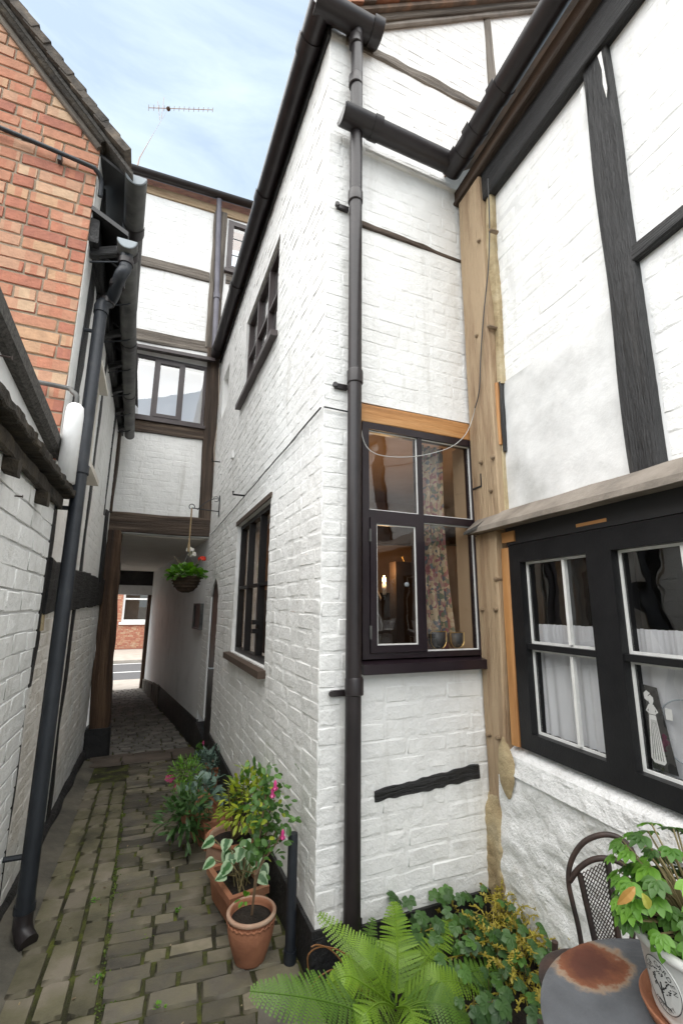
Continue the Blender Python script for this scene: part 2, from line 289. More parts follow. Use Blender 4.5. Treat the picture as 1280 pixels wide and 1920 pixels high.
def emis(name, c, s):
    m, n, l, bs = nmat(name); bs.inputs['Emission Color'].default_value = rgba(c); bs.inputs['Emission Strength'].default_value = s; bs.inputs['Base Color'].default_value = rgba(c); return m
M['flame'] = emis('lit_candle_bulb', (1.0, .62, .22), 14)
def floral():
    m, n, l, bs = nmat('floral_curtain_cloth'); bs.inputs['Roughness'].default_value = .9
    g = add(n, 'NewGeometry'); nt = add(n, 'TexNoise', Scale=14.0, Detail=2.0); l.new(g.outputs['Position'], nt.inputs['Vector'])
    av = add(n, 'VectorMath', operation='MULTIPLY_ADD'); av.inputs[1].default_value = (.06, .06, .06); l.new(nt.outputs['Color'], av.inputs[0]); l.new(g.outputs['Position'], av.inputs[2])
    v = add(n, 'TexVoronoi', Scale=52.0); l.new(av.outputs[0], v.inputs['Vector'])
    sp = add(n, 'SeparateXYZ'); l.new(v.outputs['Color'], sp.inputs[0])
    rp = add(n, 'ValToRGB'); rp.color_ramp.interpolation = 'CONSTANT'; el = rp.color_ramp.elements
    cs = [(0, (.24, .09, .09)), (.18, (.36, .26, .16)), (.42, (.13, .14, .09)), (.58, (.30, .17, .14)), (.70, (.10, .11, .12)), (.82, (.42, .33, .22))]
    el[0].color = rgba(cs[0][1]); el[1].position = cs[1][0]; el[1].color = rgba(cs[1][1])
    for ps, c in cs[2:]: e = el.new(ps); e.color = rgba(c)
    l.new(sp.outputs['X'], rp.inputs[0]); l.new(rp.outputs[0], bs.inputs['Base Color']); return m
M['floral'] = floral()
def tabletop():
    m, n, l, bs = nmat('grey_table_paint_with_rust'); g = add(n, 'NewGeometry')
    nt = add(n, 'TexNoise', Scale=9.0, Detail=8.0, Roughness=.7); l.new(g.outputs['Position'], nt.inputs['Vector'])
    ds = add(n, 'VectorMath', operation='DISTANCE'); ds.inputs[1].default_value = TABLE_RUST; l.new(g.outputs['Position'], ds.inputs[0])
    ma = add(n, 'Math', operation='MULTIPLY_ADD'); ma.inputs[1].default_value = .13; l.new(nt.outputs['Fac'], ma.inputs[0]); l.new(ds.outputs['Value'], ma.inputs[2])
    rp = add(n, 'ValToRGB'); el = rp.color_ramp.elements; el[0].position = .100; el[0].color = (.085, .026, .014, 1); el[1].position = .152; el[1].color = (.092, .098, .107, 1)
    for ps, c in ((.130, (.17, .06, .026)), (.139, (.26, .19, .13))): e = el.new(ps); e.color = rgba(c)
    l.new(ma.outputs[0], rp.inputs[0])
    n2 = add(n, 'TexNoise', Scale=14.0, Detail=8.0); l.new(g.outputs['Position'], n2.inputs['Vector'])
    hs = add(n, 'HueSaturation'); mr = add(n, 'MapRange'); mr.inputs['To Min'].default_value = .55; mr.inputs['To Max'].default_value = 1.45; l.new(n2.outputs['Fac'], mr.inputs[0]); l.new(mr.outputs[0], hs.inputs['Value'])
    l.new(rp.outputs[0], hs.inputs['Color']); l.new(hs.outputs[0], bs.inputs['Base Color'])
    r3 = add(n, 'MapRange'); r3.inputs['From Min'].default_value = .12; r3.inputs['From Max'].default_value = .17; r3.inputs['To Min'].default_value = .9; r3.inputs['To Max'].default_value = .42
    l.new(ma.outputs[0], r3.inputs[0]); l.new(r3.outputs[0], bs.inputs['Roughness'])
    n3 = add(n, 'TexNoise', Scale=80.0, Detail=5.0); l.new(g.outputs['Position'], n3.inputs['Vector'])
    bp = add(n, 'Bump', Strength=.35, Distance=.004); l.new(n3.outputs['Fac'], bp.inputs['Height']); l.new(bp.outputs[0], bs.inputs['Normal'])
    return m
# ---------------------------------------------------------------- mesh helpers
BASE = {}
class MB:
    def __init__(s): s.v = []; s.f = []; s.g = []
    def vert(s, p, g=(0, 0, 0)): s.v.append(tuple(p)); s.g.append(tuple(g)); return len(s.v) - 1
    def face(s, *i): s.f.append(tuple(i))
    def quad(s, a, b, c, d, g=((0, 0, 0),) * 4):
        k = [s.vert(p, q) for p, q in zip((a, b, c, d), g)]; s.f.append(tuple(k))
    def poly(s, pts): s.f.append(tuple(s.vert(p) for p in pts))
    def hexa(s, c):
        """8 corners: bottom 4 then top 4"""
        k = [s.vert(p) for p in c]
        for q in ((0, 3, 2, 1), (4, 5, 6, 7), (0, 1, 5, 4), (1, 2, 6, 5), (2, 3, 7, 6), (3, 0, 4, 7)): s.f.append(tuple(k[i] for i in q))
    def fbox(s, fr, u0, u1, o0, o1, z0, z1):
        s.hexa([fr.p(u0, o0, z0), fr.p(u1, o0, z0), fr.p(u1, o1, z0), fr.p(u0, o1, z0), fr.p(u0, o0, z1), fr.p(u1, o0, z1), fr.p(u1, o1, z1), fr.p(u0, o1, z1)])
    def beam(s, a, b, wv, hv, seg=8, wob=0.0, taper=None, bev=0.006, fq=2.2):
        """a timber from a to b, half-width vector wv and half-height vector hv, edges arrised and slightly wandering"""
        a, b, wv, hv = Vector(a), Vector(b), Vector(wv), Vector(hv)
        ln = (b - a).length; w, h = wv.length, hv.length; wn_, hn = wv / w, hv / h; sd_ = random.random() * 50
        prof = [(-1, -1, 1, 0), (-1, -1, 0, 1), (-1, 1, 0, -1), (-1, 1, 1, 0), (1, 1, -1, 0), (1, 1, 0, -1), (1, -1, 0, 1), (1, -1, -1, 0)]
        rings = []
        for i in range(seg + 1):
            t = i / seg; c = a.lerp(b, t); k = taper[0] + (taper[1] - taper[0]) * t if taper else 1
            ring = []
            for j, (x, y, bx, by) in enumerate(prof):
                e1 = wob * noise.noise((sd_ + t * ln * fq, x * 3.1, y * 5.3)); e2 = wob * noise.noise((sd_ + 9 + t * ln * fq, x * 3.1, y * 5.3))
                px_, py_ = x * w * k + bx * bev + e1, y * h * k + by * bev + e2
                ring.append(s.vert(c + wn_ * px_ + hn * py_, (t * ln + sd_, px_, py_)))
            rings.append(ring)
        for i in range(seg):
            for j in range(8): s.face(rings[i][j], rings[i][(j + 1) % 8], rings[i + 1][(j + 1) % 8], rings[i + 1][j])
        s.face(*rings[0][::-1]); s.face(*rings[-1])
    def fbeam(s, fr, u0, z0, u1, z1, half, o0, o1, **k):
        """timber lying in a wall plane from (u0,z0) to (u1,z1); half = half visible width; o0..o1 depth"""
        a, b = fr.p(u0, (o0 + o1) / 2, z0), fr.p(u1, (o0 + o1) / 2, z1); d = (b - a).normalized()
        s.beam(a, b, fr.n * ((o1 - o0) / 2), d.cross(fr.n).normalized() * half, **k)
    def tube(s, pts, r, n=10, cap=True):
        pts = [Vector(p) for p in pts]; rr = r if isinstance(r, (list, tuple)) else [r] * len(pts)
        rings = []; prevx = None; acc = 0
        for i, p in enumerate(pts):
            t = (pts[min(i + 1, len(pts) - 1)] - pts[max(i - 1, 0)]).normalized()
            x = (prevx - t * prevx.dot(t)) if prevx is not None else t.orthogonal()
            if x.length < 1e-6: x = t.orthogonal()
            x.normalize(); y = t.cross(x); prevx = x
            if i: acc += (p - pts[i - 1]).length
            rings.append([s.vert(p + (x * math.cos(2 * math.pi * j / n) + y * math.sin(2 * math.pi * j / n)) * rr[i], (acc, j / n, .5)) for j in range(n)])
        for i in range(len(pts) - 1):
            for j in range(n): s.face(rings[i][j], rings[i][(j + 1) % n], rings[i + 1][(j + 1) % n], rings[i + 1][j])
        if cap: s.face(*rings[0][::-1]); s.face(*rings[-1])
    def gutter(s, a, b, r, th=0.004, n=12, ends=(False, False)):
        """open half-round gutter hung below the line a-b"""
        a, b = Vector(a), Vector(b); d = (b - a).normalized(); sx = d.cross(Vector((0, 0, 1))).normalized(); dn = -sx.cross(d).normalized()
        if dn.z > 0: dn = -dn
        R_ = []
        for p in (a, b):
            o = [s.vert(p + sx * (r * math.cos(math.pi * j / n)) + dn * (r * math.sin(math.pi * j / n))) for j in range(n + 1)]
            q = r - th; i_ = [s.vert(p + sx * (q * math.cos(math.pi * j / n)) + dn * (q * math.sin(math.pi * j / n))) for j in range(n + 1)]
            R_.append((o, i_))
        (o0, i0), (o1, i1) = R_
        for j in range(n):
            s.face(o0[j], o0[j + 1], o1[j + 1], o1[j]); s.face(i0[j + 1], i0[j], i1[j], i1[j + 1])
            s.face(o0[j + 1], o0[j], i0[j], i0[j + 1]); s.face(o1[j], o1[j + 1], i1[j + 1], i1[j])
        s.face(o0[0], o1[0], i1[0], i0[0]); s.face(o1[n], o0[n], i0[n], i1[n])
        for e, (o, p) in zip(ends, ((o0, a), (o1, b))):
            if e: s.f.append(tuple(s.vert(s.v[k]) for k in o))
    def lathe(s, c, prof, n=32, cap=True):
        c = Vector(c); rings = []
        for r, z in prof: rings.append([s.vert(c + Vector((r * math.cos(2 * math.pi * j / n), r * math.sin(2 * math.pi * j / n), z)), (j / n, z, 0)) for j in range(n)])
        for i in range(len(prof) - 1):
            for j in range(n): s.face(rings[i][j], rings[i][(j + 1) % n], rings[i + 1][(j + 1) % n], rings[i + 1][j])
        if cap: s.face(*rings[0][::-1]); s.face(*rings[-1])
    def ball(s, c, r, n=8, sq=1.0):
        c = Vector(c); m_ = n // 2; rings = []
        for i in range(1, m_):
            a = math.pi * i / m_; rings.append([s.vert(c + Vector((r * math.sin(a) * math.cos(2 * math.pi * j / n), r * math.sin(a) * math.sin(2 * math.pi * j / n), r * sq * math.cos(a)))) for j in range(n)])
        t, b = s.vert(c + Vector((0, 0, r * sq))), s.vert(c - Vector((0, 0, r * sq)))
        for j in range(n):
            s.face(t, rings[0][j], rings[0][(j + 1) % n]); s.face(b, rings[-1][(j + 1) % n], rings[-1][j])
            for i in range(len(rings) - 1): s.face(rings[i][j], rings[i + 1][j], rings[i + 1][(j + 1) % n], rings[i][(j + 1) % n])
    def leaf(s, p, d, nrm, ln, wd, shape=((0, .0), (.25, .8), (.6, 1.0), (.85, .6), (1, 0)), droop=.2, fold=.15, rnd=None):
        """a leaf blade as a folded strip: gl = (along, across, random)"""
        p = Vector(p); d = Vector(d).normalized(); sx = d.cross(Vector(nrm))
        if sx.length < 1e-4: sx = d.orthogonal()
        sx.normalize(); nn = sx.cross(d).normalized(); q = random.random() if rnd is None else rnd
        rows = []
        for t, w in shape:
            c = p + d * (ln * t) - nn * (droop * ln * t * t); k = wd * .5 * w
            if k < 1e-6: rows.append([s.vert(c, (t, 1 if t else 0, q))])
            else: rows.append([s.vert(c - sx * k + nn * (fold * k), (t, -1, q)), s.vert(c, (t, 0, q)), s.vert(c + sx * k + nn * (fold * k), (t, 1, q))])
        for a, b in zip(rows, rows[1:]):
            if len(a) == 1 and len(b) == 3: s.face(a[0], b[1], b[0]); s.face(a[0], b[2], b[1])
            elif len(a) == 3 and len(b) == 1: s.face(a[0], a[1], b[0]); s.face(a[1], a[2], b[0])
            elif len(a) == 3: s.face(a[0], a[1], b[1], b[0]); s.face(a[1], a[2], b[2], b[1])
    def build(s, name, mat, parent=None, smooth=False, base=None, fix=True):
        b = BASE.get(parent.name, Vector((0, 0, 0))) if parent else (Vector(base) if base is not None else Vector((0, 0, 0)))
        me = bpy.data.meshes.new(name)
        me.from_pydata([(x - b.x, y - b.y, z - b.z) for x, y, z in s.v], [], s.f)
        at = me.attributes.new('gl', 'FLOAT_VECTOR', 'POINT'); at.data.foreach_set('vector', [c for g in s.g for c in g])
        if fix:
            bm = bmesh.new(); bm.from_mesh(me); bmesh.ops.recalc_face_normals(bm, faces=bm.faces); bm.to_mesh(me); bm.free()
        if smooth: me.polygons.foreach_set('use_smooth', [True] * len(me.polygons))
        me.materials.append(M[mat] if isinstance(mat, str) else mat)
        if smooth == 'auto':
            me.set_sharp_from_angle(angle=RD(38))
        o = bpy.data.objects.new(name, me); COL.objects.link(o)
        if parent: o.parent = parent
        else: o.location = b
        BASE[o.name] = b
        return o
def tag(o, label=None, cat=None, group=None, kind=None):
    if label: o['label'] = label
    if cat: o['category'] = cat
    if group: o['group'] = group
    if kind: o['kind'] = kind
    return o
def thing(name, loc, label, cat, group=None):
    o = bpy.data.objects.new(name, None); COL.objects.link(o); o.location = loc; o.empty_display_size = .1
    BASE[o.name] = Vector(loc); return tag(o, label, cat, group)
def part(name, mat, parent, fn, smooth=False, **k):
    m = MB(); fn(m); return m.build(name, mat, parent, smooth, **k)
def fboxes(name, mat, parent, fr, *boxes):
    m = MB()
    for b in boxes: m.fbox(fr, *b)
    return m.build(name, mat, parent)
def wall(name, mat, parent, fr, u0, u1, z0, z1, holes=(), o0=-.2, o1=0.0):
    """wall slab with rectangular openings (reveals included)"""
    us = sorted({u0, u1, *[h[0] for h in holes], *[h[1] for h in holes]}); zs = sorted({z0, z1, *[h[2] for h in holes], *[h[3] for h in holes]})
    us = [u for u in us if u0 <= u <= u1]; zs = [z for z in zs if z0 <= z <= z1]
    solid = lambda i, j: 0 <= i < len(us) - 1 and 0 <= j < len(zs) - 1 and not any(h[0] - 1e-6 <= us[i] and us[i + 1] <= h[1] + 1e-6 and h[2] - 1e-6 <= zs[j] and zs[j + 1] <= h[3] + 1e-6 for h in holes)
    m = MB(); idx = {}
    def V(u, o, z):
        k = (round(u, 4), o, round(z, 4))
        if k not in idx: idx[k] = m.vert(fr.p(u, o, z))
        return idx[k]
    for i in range(len(us) - 1):
        for j in range(len(zs) - 1):
            if not solid(i, j): continue
            a, b, c, d = us[i], us[i + 1], zs[j], zs[j + 1]
            m.face(V(a, o1, c), V(b, o1, c), V(b, o1, d), V(a, o1, d)); m.face(V(a, o0, c), V(a, o0, d), V(b, o0, d), V(b, o0, c))
            if not solid(i - 1, j): m.face(V(a, o0, c), V(a, o1, c), V(a, o1, d), V(a, o0, d))
            if not solid(i + 1, j): m.face(V(b, o0, c), V(b, o0, d), V(b, o1, d), V(b, o1, c))
            if not solid(i, j - 1): m.face(V(a, o0, c), V(b, o0, c), V(b, o1, c), V(a, o1, c))
            if not solid(i, j + 1): m.face(V(a, o0, d), V(a, o1, d), V(b, o1, d), V(b, o0, d))
    return m.build(name, mat, parent)
# ---- bricks
def brick_template(seed, ring, drop, lump, sunk):
    """unit brick face: x,z in -.5..+.5, y in metres (outward = -y); rim sinks into the wall, face is lumpy"""
    rnd = random.Random(seed)
    if lump > .001: k_ = rnd.uniform(.3, 1.05); ring = (ring[0] * k_, ring[1] * k_); drop *= rnd.uniform(.55, 1.25)
    rx, rz = ring
    xs = [-.5, -.5 + rx, -.17, .17, .5 - rx, .5]; zs = [-.5, -.5 + rz, .5 - rz, .5]
    v, f, g = [], [], []
    jx = [[0] * 6 for _ in range(4)]
    for j, z in enumerate(zs):
        for i, x in enumerate(xs):
            e = (i in (0, 5)) or (j in (0, 3)); cnr = (i in (0, 5)) and (j in (0, 3))
            y = sunk if e else -drop + rnd.uniform(-lump, lump)
            inn = i in (1, 4) or j in (1, 2)
            xx = x * (.985 if cnr else 1) + rnd.uniform(-1, 1) * rx * .4; zz = z * (.96 if cnr else 1) + rnd.uniform(-1, 1) * rz * .5
            v.append((xx, y, zz)); g.append((x, z, seed * .37))
    for j in range(3):
        for i in range(5):
            a = j * 6 + i; f.append((a, a + 1, a + 7, a + 6))
    return v, f, g
def template_mesh(name, tp, mat, crisp=True):
    me = bpy.data.meshes.new(name); me.from_pydata(tp[0], [], tp[1])
    at = me.attributes.new('gl', 'FLOAT_VECTOR', 'POINT'); at.data.foreach_set('vector', [c for q in tp[2] for c in q])
    me.polygons.foreach_set('use_smooth', [True] * len(me.polygons)); me.materials.append(M[mat])
    if crisp: sharp_rim(me)
    return me
def sharp_rim(me):
    """crease between the face of each piece and its arrises"""
    ed = me.attributes.new('sharp_edge', 'BOOLEAN', 'EDGE')
    for e in me.edges:
        a, b = sorted((e.vertices[0] % 24, e.vertices[1] % 24)); ra, ca, rb, cb = a // 6, a % 6, b // 6, b % 6
        ina, inb = 0 < ra < 3 and 0 < ca < 5, 0 < rb < 3 and 0 < cb < 5
        if ina and inb and ((ra == rb) or (ca == cb and ca in (1, 4))): ed.data[e.index].value = True
def courses(u0, u1, z0, z1, ch=.075, ln=.225, hd=.11, joint=.006, holes=(), bond='mix', seed=1, clip=None, wav=.004):
    """brick rectangles in courses, cut to the openings; returns [(ua,ub,za,zb,poly or None)]"""
    rnd = random.Random(seed); out = []; k = 0; z = z0
    while z < z1 - .02:
        h = min(ch, z1 - z); u = u0 - (ln / 2 if k % 2 else 0) - rnd.uniform(0, .04); za, zb = z + joint / 2, z + h - joint / 2
        while u < u1:
            w = hd if (bond == 'flemish' and rnd.random() < .45) or (bond == 'mix' and rnd.random() < .22) else ln * rnd.uniform(.94, 1.05)
            segs = [(max(u + joint / 2, u0), min(u + w - joint / 2, u1))]
            for h_ in holes:
                if zb > h_[2] + .004 and za < h_[3] - .004:
                    ns = []
                    for a, b in segs:
                        if b <= h_[0] or a >= h_[1]: ns.append((a, b)); continue
                        if a < h_[0]: ns.append((a, h_[0] - .003))
                        if b > h_[1]: ns.append((h_[1] + .003, b))
                    segs = ns
            for a, b in segs:
                if b - a < .025: continue
                dz = rnd.uniform(-wav, wav); y0, y1 = za + dz, zb + dz
                for h_ in holes:
                    if b > h_[0] and a < h_[1]:
                        if y0 < h_[3] < y1: y0 = h_[3] + .003
                        if y0 < h_[2] < y1: y1 = h_[2] - .003
                if y1 - y0 < .02: continue
                pl = None
                if clip:
                    pts = [(a, y0), (b, y0), (b, y1), (a, y1)]; cut = False
                    for (cx, cz, nx, nz_) in clip:        # keep where (p-c).n <= 0
                        res = []
                        for i in range(len(pts)):
                            p, q = pts[i], pts[(i + 1) % len(pts)]; dp = (p[0] - cx) * nx + (p[1] - cz) * nz_; dq = (q[0] - cx) * nx + (q[1] - cz) * nz_
                            if dp <= 0: res.append(p)
                            if (dp < 0 < dq) or (dq < 0 < dp): t = dp / (dp - dq); res.append((p[0] + (q[0] - p[0]) * t, p[1] + (q[1] - p[1]) * t)); cut = True
                        pts = res
                        if len(pts) < 3: break
                    if len(pts) < 3: continue
                    if cut:
                        pl = pts
                        ar = abs(sum(pts[i][0] * pts[(i + 1) % len(pts)][1] - pts[(i + 1) % len(pts)][0] * pts[i][1] for i in range(len(pts)))) / 2
                        if ar < .0008: continue
                out.append((a, b, y0, y1, pl))
            u += w
        z += ch * rnd.uniform(.97, 1.03) if bond != 'flemish' else ch; k += 1
    return out
TPL = {}
def lay(fr, rects, mat, parent, nobj, style, seed=3, name='brick', restname='brickwork', face_o=0.0):
    """the nobj rectangles that show largest become brick objects (shared meshes), the rest one joined part"""
    ring, drop, lump, sunk = {'paint': ((.045, .13), .0015, .0012, .0006), 'rough': ((.055, .16), .0021, .0022, .0006), 'faint': ((.06, .18), .0016, .0014, .0006), 'block': ((.022, .06), .0026, .0011, .0008), 'sharp': ((.018, .055), .004, .0006, .003)}[style]
    key = (style, mat)
    if key not in TPL:
        tps = [brick_template(i, ring, drop, lump, sunk) for i in range(9)]
        TPL[key] = [(t, template_mesh(name + '_shape', t, mat)) for t in tps]
    rnd = random.Random(seed)
    def area(r):
        q = [proj(fr.p(u, 0, z)) for u, z in ((r[0], r[2]), (r[1], r[2]), (r[1], r[3]), (r[0], r[3]))]
        if any(p is None for p in q): return 0
        cx, cy = sum(p[0] for p in q) / 4, sum(p[1] for p in q) / 4
        a = abs(sum(q[i][0] * q[(i + 1) % 4][1] - q[(i + 1) % 4][0] * q[i][1] for i in range(4))) / 2
        return a if -30 < cx < 1310 and -30 < cy < 1950 else a * .0001
    rs = sorted(rects, key=area, reverse=True); mb = MB(); b = BASE[parent.name]; cz, sz = math.cos(fr.rz), math.sin(fr.rz)
    for k, r in enumerate(rs):
        ua, ub, za, zb, pl = r
        if pl:
            m = MB() if k < nobj else mb; cu, cz_ = sum(p[0] for p in pl) / len(pl), sum(p[1] for p in pl) / len(pl)
            rim = [m.vert(fr.p(u, face_o - sunk, z), ((u - cu) * 4, 0, 0)) for u, z in pl]
            inn = [m.vert(fr.p(u + (cu - u) * .1, face_o + drop, z + (cz_ - z) * .1), ((u - cu) * 4, 0, 0)) for u, z in pl]
            for i in range(len(pl)): j = (i + 1) % len(pl); m.face(rim[i], rim[j], inn[j], inn[i])
            m.face(*inn)
            if k < nobj: m.build(name, mat, parent, smooth=False)
            continue
        tp, me = TPL[key][rnd.randrange(9)]; uc, zc = (ua + ub) / 2, (za + zb) / 2; wv = (.0 if style == 'sharp' else .007) * noise.noise((uc * 1.7, zc * 2.3, seed)); ctr = fr.p(uc, face_o + rnd.uniform(-1, 1) * drop * .6, zc + wv); w, h = ub - ua, zb - za; tilt = rnd.uniform(-.02, .02); fl = rnd.choice((1, -1))
        if k < nobj:
            o = bpy.data.objects.new(name, me); COL.objects.link(o); o.parent = parent; o.location = ctr - b; o.rotation_euler = (0, tilt, fr.rz); o.scale = (w, 1, h)
        else:
            i0 = len(mb.v)
            for (x, y, z), g in zip(tp[0], tp[2]):
                x2, z2 = x * w, z * h + tilt * x * w
                mb.v.append((ctr.x + x2 * cz - y * sz, ctr.y + x2 * sz + y * cz, ctr.z + z2)); mb.g.append(g)
            for f in tp[1]: mb.f.append(tuple(i0 + q for q in f))
    if mb.f:
        o = mb.build(restname, mat, parent, smooth=True, fix=False); o['kind'] = 'stuff'
        if any(r[4] for r in rs[nobj:]): o.data.set_sharp_from_angle(angle=RD(18))
        else: sharp_rim(o.data)
def rough_panel(name, mat, parent, fr, u0, u1, z0, z1, off, nu=60, nz_=60, amp=.006, sc=9, seed=0, edge=0.0):
    """a render surface with real unevenness"""
    m = MB(); ix = []
    for j in range(nz_ + 1):
        row = []
        for i in range(nu + 1):
            u, z = u0 + (u1 - u0) * i / nu, z0 + (z1 - z0) * j / nz_
            h = noise.fractal((u * sc + seed, z * sc * 1.3, seed * 1.7), 1.0, 2.1, 5) * amp
            o = off(u, z) if callable(off) else off
            row.append(m.vert(fr.p(u, o + h, z)))
        ix.append(row)
    for j in range(nz_):
        for i in range(nu): m.face(ix[j][i], ix[j][i + 1], ix[j + 1][i + 1], ix[j + 1][i])
    o = m.build(name, mat, parent, smooth=True, fix=False)
    return o
# ================================================================ SETTING
def sheet(name, mat, pts, kind='structure'):
    m = MB(); m.poly(pts); return tag(m.build(name, mat), kind=kind)
sheet('ground', 'ground', [(-600, -600, -.75), (600, -600, -.75), (600, 600, -.75), (-600, 600, -.75)])
ADIR, XDIR = L.d, G.d                        # along the alley, across it
def apt(s, x, dz=0.0):
    p = CORNER + ADIR * s + XDIR * x; return Vector((p.x, p.y, gz(p.x, p.y) + dz))
# bedding under the setts, from behind the camera to the passage mouth
m = MB(); ss = [-3.2, -1.5, 0.3, 1.3, 2.3, 3.3, 4.2]
rows = [[m.vert(apt(s, x, -.009)) for x in (-3.4, 0.02, 2.6)] for s in ss]
for a, b in zip(rows, rows[1:]):
    for i in range(2): m.face(a[i], a[i + 1], b[i + 1], b[i])
paving = tag(m.build('alley_paving', 'earth'), kind='structure'); 
def sett_template(seed, round_=.06):
    rnd = random.Random(seed); xs = [-.5, -.5 + round_ * .55, -.15, .2, .5 - round_ * .55, .5]; ys = [-.5, -.5 + round_, .5 - round_, .5]; v, f, g = [], [], []
    for j, y in enumerate(ys):
        for i, x in enumerate(xs):
            e = i in (0, 5) or j in (0, 3); c = i in (0, 5) and j in (0, 3)
            z = -.014 if e else rnd.uniform(-.0022, .0022)
            k = .90 if c else 1
            v.append((x * k + rnd.uniform(-.02, .02), y * k + rnd.uniform(-.035, .035), z)); g.append((x, y, seed * .37))
    for j in range(3):
        for i in range(5): a = j * 6 + i; f.append((a, a + 1, a + 7, a + 6))
    return v, f, g
def lay_setts(spec, mat, parent, nobj, name, restname, round_=.06, rot=None):
    """spec: (s, x, length along s, width across, lift, turn)"""
    tps = [sett_template(i + 20, round_) for i in range(9)]; mes = [template_mesh(name + '_shape', t, mat) for t in tps]
    ang = math.atan2(XDIR.y, XDIR.x) if rot is None else rot; rnd = random.Random(5); mb = MB(); b = BASE[parent.name]
    def sz(q):
        p = proj(apt(q[0], q[1])); return 0 if p is None or not (-60 < p[0] < 1340 and p[1] < 2000) else q[2] * q[3] / max((apt(q[0], q[1]) - CAMP).length ** 3, .01)
    spec = sorted(spec, key=sz, reverse=True)
    for k, (s, x, ls, wx, lift, turn) in enumerate(spec):
        p = apt(s, x, lift); i = rnd.randrange(9); slope = -.062 if .3 < s < 4.2 else (-.045 if s >= 4.2 else 0)
        if k < nobj:
            o = bpy.data.objects.new(name, mes[i]); COL.objects.link(o); o.parent = parent; o.location = p - b
            o.rotation_euler = (math.atan(slope) + rnd.uniform(-.012, .012), rnd.uniform(-.012, .012), ang + turn); o.scale = (wx, ls, 1)
        else:
            i0 = len(mb.v); c, s_ = math.cos(ang + turn), math.sin(ang + turn)
            for (vx, vy, vz), g in zip(tps[i][0], tps[i][2]):
                X_, Y_ = vx * wx, vy * ls; mb.v.append((p.x + X_ * c - Y_ * s_, p.y + X_ * s_ + Y_ * c, p.z + vz + slope * Y_)); mb.g.append(g)
            for f in tps[i][1]: mb.f.append(tuple(i0 + q for q in f))
    if mb.f: o = mb.build(restname, mat, parent, smooth=True, fix=False); o['kind'] = 'stuff'; sharp_rim(o.data)
# left edge of the paving follows the left-hand wall; x across is negative to the left
def lwx(s):
    """x (across) of the left wall plane at distance s"""
    p = CORNER + ADIR * s; k = ADIR.dot(LW.n) and 0
    a = LW.n; return (LW.o - p).dot(a) / XDIR.dot(a)
rnd = random.Random(11); spec = []; s = -2.4; k = 0
while s < 3.62:
    near = s < .0
    h = rnd.uniform(.080, .102) if not (-.62 < s < -.40) else .19
    right = -.02 if s > 0 else 2.4
    x = lwx(s) + .48 + rnd.uniform(-.01, .012)
    if k % 2: x -= 0.0
    while x < right:
        w = rnd.choice((.10, .14, .17, .19, .21, .13)) * rnd.uniform(.93, 1.07) if h < .15 else rnd.uniform(.10, .16)
        if x + w > right and s > 0: w = right - x
        th_ = -.10 * (1 - max(0, min(1, s / 3))) if s < 3 else 0
        if w > .05: spec.append((s + h / 2 + (x + w / 2 - lwx(s) - .9) * math.tan(th_), x + w / 2, h - rnd.uniform(.006, .013), w - rnd.uniform(.007, .015), rnd.uniform(-.006, .006), th_ + rnd.uniform(-.02, .02)))
        x += w
    s += h; k += 1
lay_setts(spec, 'sett', paving, 300, 'sett', 'far_setts')
# three lengthways courses of long stones by the left wall
spec = []
for r_, (x0, wd) in enumerate(((.375, .10), (.265, .105), (.155, .105))):
    s = -2.4 + r_ * .11
    while s < 2.9:
        ln = rnd.uniform(.19, .26) if r_ else rnd.uniform(.15, .24); spec.append((s + ln / 2, lwx(s + ln / 2) + x0 + wd * .5, ln - .012, wd - .011, rnd.uniform(-.004, .003) + .004, RD(-2.3 + rnd.uniform(-1, 1)))); s += ln
lay_setts(spec, 'sett_moss', paving, 70, 'edging_stone', 'far_edging_stones', .05)
m = MB()
st = [-2.4 + i * .35 for i in range(19)]
ra = [(m.vert(apt(s, lwx(s) - .05, .05 + .012 * noise.noise((s * 3, 0, 0)))), m.vert(apt(s, lwx(s) + .09 + .03 * noise.noise((s * 2, 1, 0)), .022)), m.vert(apt(s, lwx(s) + .165, -.004))) for s in st]
for a, b in zip(ra, ra[1:]):
    m.face(a[0], a[1], b[1], b[0]); m.face(a[1], a[2], b[2], b[1])
m.build('concrete_edge', 'concrete', paving, True)
# cement patch by the cottage corner and a brown threshold flag with a worn step
m = MB(); c0 = apt(-.12, -.13, .004); n_ = 14
m.f.append(tuple(m.vert(c0 + XDIR * (.11 * math.cos(a) * (1 + .3 * noise.noise((a, 3, 0)))) + ADIR * (.17 * math.sin(a))) for a in [2 * math.pi * i / n_ for i in range(n_)]))
m.build('cement_patch', 'concrete', paving)
spec = []; s = 3.66
for h in (.13, .24, .12):
    x = lwx(s) + .08
    while x < -.02:
        w = rnd.uniform(.3, .55); w = min(w, -.02 - x)
        if w > .06: spec.append((s + h / 2, x + w / 2, h - .008, w - .01, .014 if h == .13 else .006, 0))
        x += w
    s += h
lay_setts(spec, 'flag', paving, 40, 'threshold_flag', 'flags', .03)
